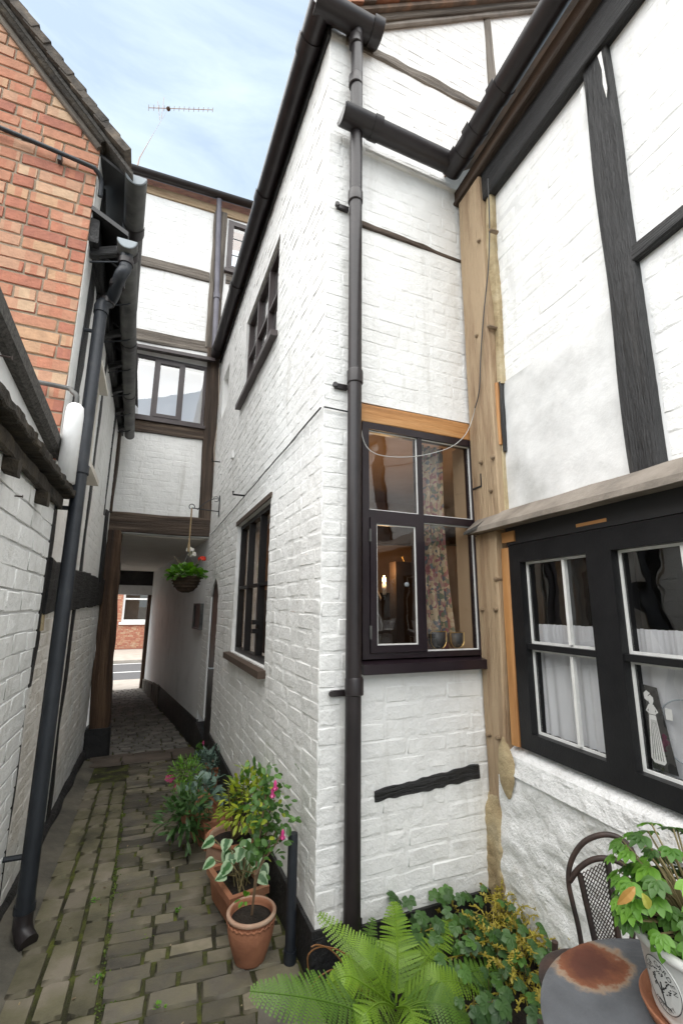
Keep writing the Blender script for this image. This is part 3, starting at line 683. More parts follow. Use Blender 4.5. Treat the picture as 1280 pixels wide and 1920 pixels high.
# passage floor: small setts, too far off to pick apart singly
PF = tag(sheet('passage_floor', 'earth', [PW.p(-.4, -.3, -.25), PW.p(6.4, -.3, -.545), PW.p(6.4, 1.9, -.545), PW.p(-.4, 1.9, -.25)]), kind='structure')
tps = [sett_template(i + 60, .1) for i in range(6)]; mb = MB(); u = .02
while u < 6.35:
    x = .02 + rnd.uniform(0, .05)
    while x < 1.45:
        w = rnd.uniform(.10, .18); p = PW.p(u + .05, x + w / 2, -.234 - .0455 * u + rnd.uniform(-.004, .004)); tp = rnd.choice(tps); i0 = len(mb.v)
        for (vx, vy, vz), g in zip(tp[0], tp[2]):
            q = p - PW.n * -(vx * (w - .014)) + PW.d * (vy * .088); mb.v.append((q.x, q.y, q.z + vz)); mb.g.append(g)
        for f in tp[1]: mb.f.append(tuple(i0 + q for q in f))
        x += w
    u += .104
o = mb.build('passage_setts', 'sett_pale', PF, True, fix=False); o['kind'] = 'stuff'; sharp_rim(o.data)
# street beyond
def xs(d, a, z): q = PWE + PW.d * d + X.d * a; return Vector((q.x, q.y, z))
sheet('street_pavement', 'pave', [xs(-.02, -14, -.545), xs(1.75, -14, -.56), xs(1.75, 14, -.56), xs(-.02, 14, -.545)])
sheet('street_road', 'asphalt', [xs(1.7, -40, -.68), xs(7.2, -40, -.68), xs(7.2, 40, -.68), xs(1.7, 40, -.68)])
m = MB(); m.hexa([xs(1.75, -14, -.69), xs(1.75, 14, -.69), xs(1.62, 14, -.69), xs(1.62, -14, -.69), xs(1.75, -14, -.555), xs(1.75, 14, -.555), xs(1.62, 14, -.555), xs(1.62, -14, -.555)])
tag(m.build('kerb', 'pave'), kind='structure')
sheet('far_pavement', 'pave', [xs(6.9, -40, -.57), xs(11.5, -40, -.57), xs(11.5, 40, -.57), xs(6.9, 40, -.57)])
m = MB(); m.hexa([xs(6.8, -40, -.70), xs(6.8, 40, -.70), xs(6.95, 40, -.70), xs(6.95, -40, -.70), xs(6.8, -40, -.565), xs(6.8, 40, -.565), xs(6.95, 40, -.565), xs(6.95, -40, -.565)])
tag(m.build('far_kerb', 'pave'), kind='structure')
for d, nm in ((4.25, 'centre_line'), (6.55, 'edge_line')):
    sheet('road_marking', 'road_white', [xs(d, -30, -.676), xs(d + .12, -30, -.676), xs(d + .12, 30, -.676), xs(d, 30, -.676)])
# ================================================================ COTTAGE (white painted brick, centre)
cot = thing('cottage', CORNER, 'white painted brick cottage in the centre with its sharp corner towards the alley', 'house')
GW = (.195, .905, 1.12, 2.425)                       # gable window opening incl. lintel
gw = wall('gable_wall', 'white', cot, G, 0, .9, .14, 4.72, [(GW[0], GW[1], GW[2], GW[3])], o0=-.16)
def upper(m):                                       # gable triangle above the eaves and behind the neighbour's roof
    pts = [(0.0, 4.72), (.0, 4.79), (2.4, 6.66), (2.4, 3.0), (.903, 3.0), (.903, 4.72)]
    a = [m.vert(G.p(u, 0, z)) for u, z in pts]; b = [m.vert(G.p(u, -.16, z)) for u, z in pts]
    m.face(*a); m.face(*b[::-1])
    for i in range(len(pts)): j = (i + 1) % len(pts); m.face(a[i], b[i], b[j], a[j])
ut = part('gable_wall_top', 'white', cot, upper)
LH = [(.97, 2.14, 1.03, 2.11), (1.02, 2.27, 3.38, 4.24), (3.32, 3.80, 3.80, 4.36), (3.06, 3.62, -.2, 1.72)]
aw = wall('alley_wall', 'white', cot, L, 0.163, 4.2, .17, 4.86, LH, o0=-.22)
part('plinth', 'plinth', cot, lambda m: (m.fbox(G, -.012, .93, -.15, .014, -.2, .145), m.fbox(L, -.01, 3.05, -.2, .016, -.45, .172), m.fbox(L, 3.63, 4.2, -.2, .016, -.5, .03)))
tim = [(.25, .86, 4.735, 4.83)]
rl = courses(0.0, .9, .15, 4.78, ch=.0745, holes=[GW, (.2, .9, 3.468, 3.504), (.27, .82, .60, .65), (.24, .9, 4.735, 4.83)], seed=4)
low = [r for r in rl if r[2] < 1.9]; hi = [r for r in rl if r[2] >= 1.9]
lay(G, low, 'white', gw, 95, 'rough', 5); lay(G, hi, 'white', gw, 90, 'paint', 6)
ru = courses(.0, 2.0, 4.80, 6.4, ch=.0745, seed=8, clip=[(0, 4.72, -.615, .789)], holes=[(1.19, 1.29, 4.8, 6.5)])
lay(G, ru, 'white', ut, 0, 'paint', 7)
rw = courses(0.0, 4.18, .18, 4.80, ch=.0745, holes=LH, seed=9)
lay(L, rw, 'white', aw, 115, 'rough', 8)
# timbers in the gable
part('rail', 'black_timber', cot, lambda m: m.fbeam(G, .262, .604, .822, .640, .031, -.03, .010, seg=60, wob=.008, bev=.004, fq=22, taper=(.75, 1.05)))
part('rail', 'dark_timber', cot, lambda m: m.fbeam(G, .19, 3.489, .885, 3.483, .017, -.03, .011, seg=40, wob=.006, bev=.003, fq=9, taper=(1.15, .6)))
part('rail', 'grey_timber', cot, lambda m: m.fbeam(G, .1, 4.775, 1.45, 4.79, .038, -.05, .012, seg=50, wob=.010, fq=9))
part('stud', 'grey_timber', cot, lambda m: m.fbeam(G, 1.24, 4.82, 1.235, 5.72, .035, -.05, .01, seg=8, wob=.012))
part('lintel', 'new_oak', cot, lambda m: m.fbeam(G, .196, 2.368, .905, 2.368, .05, -.12, .006, seg=6, wob=.005))
# gable roof: verge tiles, barge board, soffit
RS = .78; ra_ = math.atan(RS)
def rz_(u): return 4.80 + RS * u
cu_, su_ = math.cos(ra_), math.sin(ra_)
roof = part('roof', 'tile', cot, lambda m: m.hexa([G.p(-.03, .08, rz_(-.03)), G.p(2.6, .08, rz_(2.6)), G.p(2.6, -5.0, rz_(2.6) + .1), G.p(-.03, -5.0, rz_(-.03) + .1), G.p(-.03, .08, rz_(-.03) + .03), G.p(2.6, .08, rz_(2.6) + .03), G.p(2.6, -5.0, rz_(2.6) + .13), G.p(-.03, -5.0, rz_(-.03) + .13)]))
part('barge_board', 'grey_timber', cot, lambda m: m.fbeam(G, .1, rz_(.1) - .012, 2.5, rz_(2.5) - .012, .028, .012, .05, seg=10, wob=.006))
part('undercloak', 'lead', cot, lambda m: m.fbeam(G, .1, rz_(.1) - .062, 2.5, rz_(2.5) - .062, .016, .004, .03, seg=10, wob=.006))
for i in range(30):
    u = -.1 + i * .085; tl = .135; z = rz_(u) + .034 + .012
    m = MB(); a0, a1 = u, u + tl * cu_; th = .014; lift = .016
    for w0, w1 in ((-.02, .10),):
        m.hexa([G.p(a0, w1, z + lift * 0), G.p(a1, w1, z + tl * su_ - .012), G.p(a1, w0, z + tl * su_ - .012), G.p(a0, w0, z), G.p(a0 - .006, w1 + random.uniform(-.012, .008), z + th), G.p(a1 - .006, w1, z + tl * su_ + th - .012), G.p(a1 - .006, w0, z + tl * su_ + th - .012), G.p(a0 - .006, w0, z + th)])
    m.build('roof_tile', 'tile_red' if i % 3 else 'tile', roof)
for i in range(34):                                # eaves tiles along the alley side
    u = .0 + i * .13; m = MB(); z = 4.80 - RS * .0
    p = lambda u_, o, zz: L.p(u_, o, zz)
    m.hexa([p(u, .06, 4.835), p(u + .122, .06, 4.835), p(u + .122, -.1, 4.835 + .12), p(u, -.1, 4.835 + .12), p(u, .06, 4.852), p(u + .122, .06, 4.852), p(u + .122, -.1, 4.852 + .12), p(u, -.1, 4.852 + .12)])
    m.build('roof_tile', 'tile', roof)
# --- windows
def pane(name, parent, fr, u0, u1, z0, z1, o, mat='glass', putty=None, pw=.006):
    m = MB(); m.quad(fr.p(u0, o, z0), fr.p(u1, o, z0), fr.p(u1, o, z1), fr.p(u0, o, z1)); g = m.build(name, mat, parent)
    if putty:
        q = MB(); a, b = o + .001, o + .007; t = pw
        q.fbox(fr, u0, u1, a, b, z0, z0 + t); q.fbox(fr, u0, u1, a, b, z1 - t, z1); q.fbox(fr, u0, u0 + t, a, b, z0 + t, z1 - t); q.fbox(fr, u1 - t, u1, a, b, z0 + t, z1 - t); q.build('putty', putty, parent)
    return g
win = fboxes('casement_window', 'purple_paint', cot, G, (.205, .240, -.05, .010, 1.172, 2.318), (.868, .898, -.05, .010, 1.172, 2.318), (.240, .868, -.05, .010, 2.282, 2.318), (.240, .868, -.05, .010, 1.172, 1.198), (.527, .552, -.045, .006, 1.198, 2.282), (.240, .527, -.045, .007, 1.83, 1.868), (.552, .868, -.045, .007, 1.83, 1.868))
fboxes('opening_casement', 'purple_paint', win, G, (.242, .275, -.03, .018, 1.2, 1.829), (.496, .526, -.03, .018, 1.2, 1.829), (.275, .496, -.03, .018, 1.2, 1.232), (.275, .496, -.03, .018, 1.80, 1.829))
for a in ((.240, .527, 1.868, 2.282, -.012), (.552, .868, 1.868, 2.282, -.012), (.552, .868, 1.198, 1.83, -.012), (.275, .496, 1.232, 1.80, .004)): pane('pane', win, G, *a, mat='glass_refl', putty='putty')
part('sill', 'purple_paint', win, lambda m: m.hexa([G.p(.185, -.04, 1.118), G.p(.915, -.04, 1.118), G.p(.915, .062, 1.112), G.p(.185, .062, 1.112), G.p(.185, -.04, 1.171), G.p(.915, -.04, 1.171), G.p(.915, .062, 1.155), G.p(.185, .062, 1.155)]))
for z in (1.29, 1.74): fboxes('hinge', 'grey_plastic', win, G, (.2365, .246, .006, .021, z - .03, z + .03))
def lwindow(u0, u1, z0, z1, sill, bars, rails, mat, gm, o=-.07, fwid=.035, sp=.05):
    w = MB(); w.fbox(L, u0, u0 + fwid, o - .05, o, z0, z1); w.fbox(L, u1 - fwid, u1, o - .05, o, z0, z1); w.fbox(L, u0 + fwid, u1 - fwid, o - .05, o, z0, z0 + fwid); w.fbox(L, u0 + fwid, u1 - fwid, o - .05, o, z1 - fwid, z1)
    win = w.build('window', mat, cot)
    us = [u0 + fwid, *bars, u1 - fwid]; zs = [z0 + fwid, *rails, z1 - fwid]
    for b in bars: fboxes('mullion', mat, win, L, (b - .017, b + .017, o - .045, o + .004, z0 + fwid, z1 - fwid))
    for i in range(len(us) - 1):
        for z in rails: fboxes('glazing_bar', mat, win, L, (us[i] + .017, us[i + 1] - .017, o - .04, o - .002, z - .012, z + .012))
        for j in range(len(zs) - 1): pane('pane', win, L, us[i] + .01, us[i + 1] - .01, zs[j] + .01, zs[j + 1] - .01, o - .03, gm)
    part('sill', mat if sill == 'same' else sill, win, lambda m: m.hexa([L.p(u0 - .05, -.1, z0 - .055), L.p(u1 + .1, -.1, z0 - .055), L.p(u1 + .1, sp, z0 - .06), L.p(u0 - .05, sp, z0 - .06), L.p(u0 - .05, -.1, z0 - .002), L.p(u1 + .1, -.1, z0 - .002), L.p(u1 + .1, sp, z0 - .016), L.p(u0 - .05, sp, z0 - .016)]))
    return win
w1 = lwindow(.972, 2.138, 1.032, 2.108, 'dark_timber', (1.36, 1.75), (1.56,), 'black_paint', 'glass', o=-.03)
tag(w1, label='ground floor window with black frame and dark wooden sill')
fboxes('lintel', 'dark_timber', w1, L, (.94, 2.18, -.06, .012, 2.113, 2.15))
fboxes('catch', 'black_paint', w1, L, (1.30, 1.345, -.03, .012, 1.22, 1.25), (1.30, 1.345, -.03, .012, 1.28, 1.31))
w2 = lwindow(1.022, 2.268, 3.382, 4.238, 'same', (1.42, 1.84), (3.82,), 'brown_frame', 'glass_sky', o=-.025, sp=.055)
tag(w2, label='upper window with brown frame reflecting the sky')
fboxes('slot_back', 'white_flat', cot, L, (3.3, 3.82, -.2, -.12, 3.78, 4.38))
# door in a pointed opening
def door(m):
    pts = [(3.07, -.24), (3.61, -.24), (3.61, 1.52), (3.52, 1.62), (3.34, 1.71), (3.16, 1.62), (3.07, 1.52)]
    a = [m.vert(L.p(u, -.015, z)) for u, z in pts]; b = [m.vert(L.p(u, -.06, z)) for u, z in pts]; m.face(*a); m.face(*b[::-1])
    for i in range(len(pts)): j = (i + 1) % len(pts); m.face(a[i], b[i], b[j], a[j])
dr = part('door', 'black_paint', cot, door)
part('handle', 'zinc', dr, lambda m: (m.tube([L.p(3.15, -.02, .77), L.p(3.15, .03, .77), L.p(3.21, .035, .77)], .009, 8),))
def arch(m):
    for sgn in (-1, 1):
        k = [(3.34 + sgn * .29, 1.50), (3.34 + sgn * .29, 1.725), (3.34, 1.725), (3.34, 1.712), (3.34 + sgn * .18, 1.625), (3.34 + sgn * .27, 1.52)]
        a = [m.vert(L.p(u, .0, z)) for u, z in k]; b = [m.vert(L.p(u, -.15, z)) for u, z in k]; m.face(*a); m.face(*b[::-1])
        for i in range(len(k)): j = (i + 1) % len(k); m.face(a[i], b[i], b[j], a[j])
part('door_arch', 'white', cot, arch)
# dark tubes round the corner stand in for the wall's crack line, small irons on the alley wall
part('cable', 'cable', cot, lambda m: m.tube([L.p(u, .016 + .004 * noise.noise((u * 3, 0, 0)), 2.352 - .019 * u + .006 * noise.noise((u * 4, 1, 1))) for u in [i * .1 for i in range(40)]], .0045, 6))
part('cable', 'cable', cot, lambda m: m.tube([G.p(u, .016, 2.352 - .02 * u) for u in (-.005, .05, .1, .19)], .004, 6))
for (u, z) in ((1.9, 2.34), (3.6, 3.15)): part('wall_hook', 'black_paint', cot, lambda m: (m.tube([L.p(u, -.01, z), L.p(u, .10, z), L.p(u, .10, z + .03)], .008, 8)))
part('vent', 'white', cot, lambda m: m.fbox(L, 2.6, 2.66, 0, .02, 2.9, 2.98))
# --- rainwater goods of the cottage
def collar(m, c, d, r, ln): m.tube([Vector(c) - Vector(d) * ln / 2, Vector(c) + Vector(d) * ln / 2], r, 16)
ev = Vector((0, 0, 1)); GR = .068
part('fascia', 'black_timber', cot, lambda m: m.hexa([L.p(-.02, .002, 4.70), L.p(4.19, .002, 4.80), L.p(4.19, .022, 4.80), L.p(-.02, .022, 4.70), L.p(-.02, .002, 4.82), L.p(4.19, .002, 4.92), L.p(4.19, .022, 4.92), L.p(-.02, .022, 4.82)]))
ga, gb = L.p(-.10, .088, 4.80), L.p(4.19, .088, 4.90); gd = (gb - ga).normalized()
gut = part('gutter', 'black_plastic', cot, lambda m: m.gutter(ga, gb, GR, n=14), 'auto')
tag(gut, label='black half-round gutter along the alley eaves')
for t in (.055, .33, .62, .95):
    c = ga.lerp(gb, t); part('gutter_joint', 'black_plastic', gut, lambda m: m.gutter(c - gd * .05, c + gd * .05, GR + .008, n=14), 'auto')
g2a, g2b = G.p(-.13, .085, 4.80), G.p(.27, .085, 4.80)
ret = part('gutter_return', 'black_plastic', cot, lambda m: m.gutter(g2a, g2b, GR + .002, n=14, ends=(True, True)), 'auto')
part('gutter_joint', 'black_plastic', ret, lambda m: m.gutter(G.p(.22, .085, 4.805), G.p(.285, .085, 4.805), GR + .013, n=14, ends=(False, True)), 'auto')
PU, PO = .137, .068
dp = part('downpipe', 'black_plastic', cot, lambda m: (m.tube([G.p(PU + .008, PO + .01, 4.76), G.p(PU + .006, PO, 4.66), G.p(PU, PO, 3.6), G.p(PU - .003, PO, 2.5), G.p(PU - .006, PO, 1.1), G.p(PU - .01, PO, .02)], .0345, 20),), 'auto')
tag(dp, label='tall black plastic downpipe beside the cottage corner')
for z, br in ((4.68, 0), (4.38, 0), (3.58, 1), (2.52, 1), (1.08, 1)):
    part('pipe_joint', 'black_plastic', dp, lambda m: m.tube([G.p(PU - .002, PO, z - .045), G.p(PU - .002, PO, z - .04), G.p(PU - .002, PO, z + .02), G.p(PU - .002, PO, z + .03)], [.036, .0405, .0405, .036], 20), 'auto')
    if br: part('bracket', 'black_plastic', dp, lambda m: (m.fbox(G, PU - .085, PU - .02, .0, .02, z - .055, z - .03), m.tube([G.p(PU - .085, .012, z - .042), G.p(PU - .09, .03, z - .042)], .012, 8)))
# branch gutter from the right-hand house into the downpipe
BZ = 4.0
bg = part('branch_gutter', 'black_plastic', cot, lambda m: m.gutter(G.p(.035, .10, BZ + .06), G.p(.80, .10, BZ + .06), .062, n=14, ends=(True, False)), 'auto')
tag(bg, label='short black gutter crossing the gable into the downpipe')
part('gutter_joint', 'black_plastic', bg, lambda m: m.gutter(G.p(.215, .10, BZ + .065), G.p(.265, .10, BZ + .065), .071, n=14), 'auto')
part('gutter_outlet', 'black_plastic', bg, lambda m: m.gutter(G.p(.04, .10, BZ + .063), G.p(.215, .10, BZ + .063), .066, n=14), 'auto')
part('gutter_joint', 'black_plastic', bg, lambda m: m.gutter(G.p(.745, .10, BZ + .065), G.p(.80, .10, BZ + .065), .070, n=14), 'auto')
part('drip_ledge', 'white', cot, lambda m: m.fbox(G, .22, .86, 0, .022, BZ - .025, BZ - .005))
# rooms behind the cottage windows
def room(name, parent, fr, u0, u1, o0, o1, z0, z1, wmat, fmat, open_front=True):
    m = MB(); P_ = lambda u, o, z: fr.p(u, o, z)
    m.quad(P_(u0, o0, z0), P_(u1, o0, z0), P_(u1, o0, z1), P_(u0, o0, z1)); m.quad(P_(u0, o0, z0), P_(u0, o1, z0), P_(u0, o1, z1), P_(u0, o0, z1)); m.quad(P_(u1, o0, z0), P_(u1, o1, z0), P_(u1, o1, z1), P_(u1, o0, z1))
    m.quad(P_(u0, o0, z1), P_(u1, o0, z1), P_(u1, o1, z1), P_(u0, o1, z1)); r = m.build(name, wmat, parent, fix=False)
    f = MB(); f.quad(P_(u0, o0, z0), P_(u1, o0, z0), P_(u1, o1, z0), P_(u0, o1, z0)); f.build('room_floor', fmat, r); return r
rm = MB()
def RQ(a, b, c, d): rm.quad(G.p(*a), G.p(*b), G.p(*c), G.p(*d))
RQ((.23, -2.6, .1), (2.6, -2.6, .1), (2.6, -2.6, 2.6), (.23, -2.6, 2.6)); RQ((2.6, -.17, .1), (2.6, -2.6, .1), (2.6, -2.6, 2.6), (2.6, -.17, 2.6)); RQ((.23, -.17, 2.6), (2.6, -.17, 2.6), (2.6, -2.6, 2.6), (.23, -2.6, 2.6)); RQ((.906, -.17, .1), (2.6, -.17, .1), (2.6, -.17, 2.6), (.906, -.17, 2.6))
rm.build('room_wall', 'warm_plaster', cot, fix=False)
fboxes('room_floor', 'floor_wood', cot, G, (.23, 2.6, -2.6, -.17, .05, .1))
part('room_beam', 'dark_wood', cot, lambda m: m.fbeam(G, .24, 1.98, 2.6, 2.12, .08, -1.75, -1.6, seg=8, wob=.02))
part('reflected_post', 'dark_timber', cot, lambda m: m.fbeam(G, .42, 1.9, .42, 2.6, .03, -.62, -.56, seg=4, wob=.01))  # stands in for the post reflected in the upper pane
m = MB(); P_ = lambda u, o, z: L.p(u, o, z)
room('upper_room_wall', cot, L, .4, 3.0, -2.4, -.24, 3.0, 4.7, 'white_flat', 'floor_wood')
# ================================================================ RIGHT HOUSE (timber frame, white panels)
rh = thing('timber_framed_house', R.p(0, 0, 0), 'white and black timber-framed house on the right with bare oak corner post', 'house')
RW = (.205, 1.34, .80, 1.70)
rw_ = wall('front_wall', 'white_flat', rh, R, 0, 3.2, -.05, 3.85, [RW], o0=-.2, o1=-.03)
# painted brick panels between the timbers, smooth render low down by the post
pan = courses(.22, .905, 2.55, 3.68, ch=.074, seed=21) ; lay(R, pan, 'white', rw_, 60, 'faint', 22, face_o=-.0302)
pan = courses(1.035, 2.6, 2.74, 3.68, ch=.074, seed=23); lay(R, pan, 'white', rw_, 30, 'faint', 24, face_o=-.0302)
pan = courses(1.035, 2.6, 1.9, 2.66, ch=.074, seed=25); lay(R, pan, 'white', rw_, 30, 'faint', 26, face_o=-.0302)
rough_panel('render_panel', 'white_grey', rh, R, .20, .905, 1.84, 2.56, lambda u, z: -.022 + .006 * max(0, min(1, (2.56 - z + .13 * (u - .5)) * 12)), 50, 50, .004, 5, 3)
rough_panel('render_panel', 'flaky', rh, R, .10, 3.2, .04, .74, lambda u, z: .052 - .03 * (z - .04), 150, 60, .016, 7, 9)
part('window_ledge', 'flaky', rh, lambda m: m.hexa([R.p(.14, -.04, .70), R.p(3.2, -.04, .70), R.p(3.2, .045, .68), R.p(.14, .045, .68), R.p(.14, -.04, .80), R.p(3.2, -.04, .80), R.p(3.2, .03, .755), R.p(.14, .03, .755)]))
part('plinth', 'plinth', rh, lambda m: m.fbox(R, .0, 3.2, -.1, .062, -.2, .06))
part('wall_plate', 'black_timber', rh, lambda m: m.fbeam(R, .02, 3.79, 3.2, 3.79, .095, -.1, .02, seg=24, wob=.006))
part('stud', 'black_timber', rh, lambda m: m.fbeam(R, .965, 1.86, .975, 3.70, .058, -.1, .005, seg=22, wob=.012))
part('rail', 'black_timber', rh, lambda m: m.fbeam(R, 1.02, 2.70, 2.9, 2.72, .034, -.1, .0, seg=20, wob=.012))
part('stud', 'black_timber', rh, lambda m: m.fbeam(R, 1.9, 1.86, 1.9, 3.70, .058, -.1, .004, seg=16, wob=.012))
# flaking white smear on the head of the stud
part('paint_flake', 'white_old', rh, lambda m: (m.poly([R.p(u, .0145, z) for u, z in ((.912, 3.60), (.928, 3.61), (.925, 3.52), (.918, 3.47), (.910, 3.5))]), m.poly([R.p(u, .0145, z) for u, z in ((1.008, 3.66), (1.026, 3.66), (1.030, 3.46), (1.021, 3.42), (1.014, 3.5), (1.018, 3.57))])))
# corner post of bare oak, spliced, with pegs
pst = part('corner_post', 'tan_oak', rh, lambda m: (m.beam(R.p(.125, -.02, 1.78), R.p(.135, -.02, 3.86), R.d * .105, R.n * .06, seg=18, wob=.006), ))
tag(pst, label='pale bare oak corner post with pegs')
part('post_splice', 'tan_oak', pst, lambda m: m.beam(R.p(.080, -.022, .50), R.p(.112, -.02, 1.778), R.d * .08, R.n * .058, seg=14, wob=.008, taper=(.92, 1.1)))
def blob(m, fr, u, z, ru, rz__, o, dp, sd_):
    n, k = 28, 8; c = m.vert(fr.p(u, o + dp, z)); prev_ = None
    for i in range(1, k + 1):
        t = i / k; ring = []
        for j in range(n):
            a = 2 * math.pi * j / n; w = 1 + .22 * noise.noise((math.cos(a) * 2.2, math.sin(a) * 2.2, sd_)) + .10 * noise.noise((math.cos(a) * 7, math.sin(a) * 7, sd_))
            ring.append(m.vert(fr.p(u + ru * w * t * math.cos(a), o + dp * (1 - t ** 4) + .004 * noise.noise((j, i, sd_)), z + rz__ * w * t * math.sin(a))))
        for j in range(n):
            if prev_: m.face(prev_[j], prev_[(j + 1) % n], ring[(j + 1) % n], ring[j])
            else: m.face(c, ring[j], ring[(j + 1) % n])
        prev_ = ring
rough_panel('mortar_pad', 'mortar_tan', rh, R, -.02, .135, -.02, .56, lambda u, z: .052 - .03 * max(0, z - .45) / .1 - .05 * max(0, (u - .105 + .018 * noise.noise((z * 9, 3, 1)) + .02 * (z - .25)) / .03), 24, 60, .012, 12, 4)
part('mortar_pad', 'mortar_tan', rh, lambda m: blob(m, R, .170, .70, .055, .12, .042, .018, 11), True)
part('mortar_fillet', 'mortar_tan', rh, lambda m: m.beam(R.p(.245, -.025, 2.55), R.p(.262, -.025, 3.70), R.d * .022, R.n * .03, seg=22, wob=.016, bev=.006))
part('mortar_fillet', 'mortar_tan', rh, lambda m: m.beam(R.p(.225, -.025, 1.86), R.p(.228, -.025, 2.22), R.d * .018, R.n * .03, seg=10, wob=.014, bev=.006))
part('wood_packing', 'new_oak', rh, lambda m: m.beam(R.p(.212, -.02, .80), R.p(.222, -.02, 1.69), R.d * .026, R.n * .04, seg=10, wob=.006))
part('wood_packing', 'new_oak', rh, lambda m: m.beam(R.p(.232, -.02, 2.22), R.p(.236, -.02, 2.56), R.d * .01, R.n * .035, seg=5, wob=.003))
part('black_edge', 'black_timber', rh, lambda m: m.beam(R.p(.250, -.025, 2.18), R.p(.252, -.025, 2.56), R.d * .006, R.n * .03, seg=20, wob=.004, bev=.002, fq=12))
part('black_edge', 'black_timber', rh, lambda m: m.beam(R.p(-.01, -.03, .06), R.p(.0, -.03, .42), R.d * .012, R.n * .03, seg=20, wob=.008, bev=.003, fq=14))
for px, py in ((901, 867), (923, 858), (919, 920), (929, 1086), (903, 1143), (928, 1143), (914, 1378), (932, 1384), (893, 630), (916, 612), (897, 452), (919, 432)):
    u, z = R.at(px, py, .045); part('peg', 'tan_oak', pst, lambda m: m.tube([R.p(u, .0, z), R.p(u, .048, z), R.p(u, .055, z)], [.011, .011, .007], 8))
fboxes('splice_gap', 'plinth', pst, R, (.03, .10, .02, .0425, 2.028, 2.036), (.10, .106, .02, .0425, 2.028, 2.10), (.01, .19, .02, .0405, 1.772, 1.780))
# window: two casements in black frames
f = MB(); f.fbox(R, .243, .318, -.10, .012, .80, 1.70); f.fbox(R, .318, 1.34, -.10, .012, 1.615, 1.70); f.fbox(R, .318, 1.34, -.10, .012, .80, .872); f.fbox(R, .690, .802, -.10, .012, .872, 1.615); f.fbox(R, 1.262, 1.34, -.10, .012, .872, 1.615)
rwin = f.build('window', 'black_paint', rh)
for a, b in ((.318, .690), (.802, 1.262)):
    fboxes('glazing_bar', 'black_paint', rwin, R, (a, b, -.045, .004, 1.226, 1.25))
    mid = a + (b - a) * .62 if a < .5 else a + (b - a) * .52
    for z0, z1 in ((.872, 1.226), (1.25, 1.615)):
        pane('pane', rwin, R, a, b, z0, z1, -.03, 'glass_refl', 'putty', .010)
        fboxes('glazing_bar', 'putty', rwin, R, (mid - .007, mid + .007, -.029, -.012, z0 + .01, z1 - .01))
fboxes('window_head', 'black_timber', rh, R, (.235, 3.1, -.05, .012, 1.703, 1.80))
fboxes('tie_block', 'new_oak', rh, R, (.215, .30, -.02, .022, 1.715, 1.765)); fboxes('splinter', 'new_oak', rh, R, (.66, .80, .0, .0135, 1.722, 1.735))
# lead-dressed drip ledge over the window
def ledge(m):
    n = 30; rows = []
    for i in range(n + 1):
        u = .045 + (3.1 - .045) * i / n; w = lambda k: .004 * noise.noise((u * 6, k, 2))
        rows.append([m.vert(R.p(u, -.03, 1.885 + w(0)), (u, 0, 0)), m.vert(R.p(u, .025, 1.872 + w(1)), (u, .05, 0)), m.vert(R.p(u, .105, 1.802 + w(2)), (u, .15, 0)), m.vert(R.p(u, .108, 1.778 + w(3)), (u, .18, 0)), m.vert(R.p(u, .09, 1.776), (u, .2, 0)), m.vert(R.p(u, -.03, 1.79), (u, .3, 0))])
    for a, b in zip(rows, rows[1:]):
        for j in range(5): m.face(a[j], a[j + 1], b[j + 1], b[j])
    m.face(*rows[0]); m.face(*rows[-1][::-1])
part('drip_ledge', 'lead', rh, ledge)
part('ledge_slate', 'felt', rh, lambda m: m.hexa([R.p(.03, -.02, 1.865), R.p(.13, -.02, 1.885), R.p(.14, .112, 1.792), R.p(.035, .118, 1.775), R.p(.03, -.02, 1.878), R.p(.13, -.02, 1.897), R.p(.14, .112, 1.806), R.p(.035, .118, 1.789)]))
# eaves: gutter, fascia board, rafter feet
rg = part('gutter', 'black_plastic', rh, lambda m: m.gutter(R.p(.08, .115, 4.035), R.p(3.2, .115, 4.085), .062, n=14, ends=(True, False)), 'auto')
tag(rg, label='black gutter along the eaves of the right-hand house')
for u in (.16, .30, .52): part('gutter_joint', 'black_plastic', rg, lambda m: m.gutter(R.p(u, .115, 4.04 + .016 * u), R.p(u + .06, .115, 4.041 + .016 * u), .071, n=14), 'auto')
part('fascia', 'rust_timber', rh, lambda m: m.beam(R.p(.0, .035, 3.93), R.p(3.2, .035, 3.97), R.n * .012, Vector((0, 0, .05)), seg=12, wob=.004))
part('soffit', 'dark_timber', rh, lambda m: m.beam(R.p(.0, .0, 3.885), R.p(3.2, .0, 3.905), R.n * .06, Vector((0, 0, .012)), seg=12, wob=.004))
part('roof', 'tile', rh, lambda m: m.hexa([R.p(-.02, .12, 4.06), R.p(3.3, .12, 4.06), R.p(3.3, -2.2, 5.9), R.p(-.02, -2.2, 5.9), R.p(-.02, .12, 4.09), R.p(3.3, .12, 4.09), R.p(3.3, -2.2, 5.93), R.p(-.02, -2.2, 5.93)]))
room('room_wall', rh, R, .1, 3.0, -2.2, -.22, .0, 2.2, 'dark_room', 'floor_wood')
fboxes('room_dresser', 'dark_wood', rh, R, (.5, 1.5, -2.1, -1.7, 0, 1.3), (.62, .9, -2.1, -1.9, 1.3, 1.75))
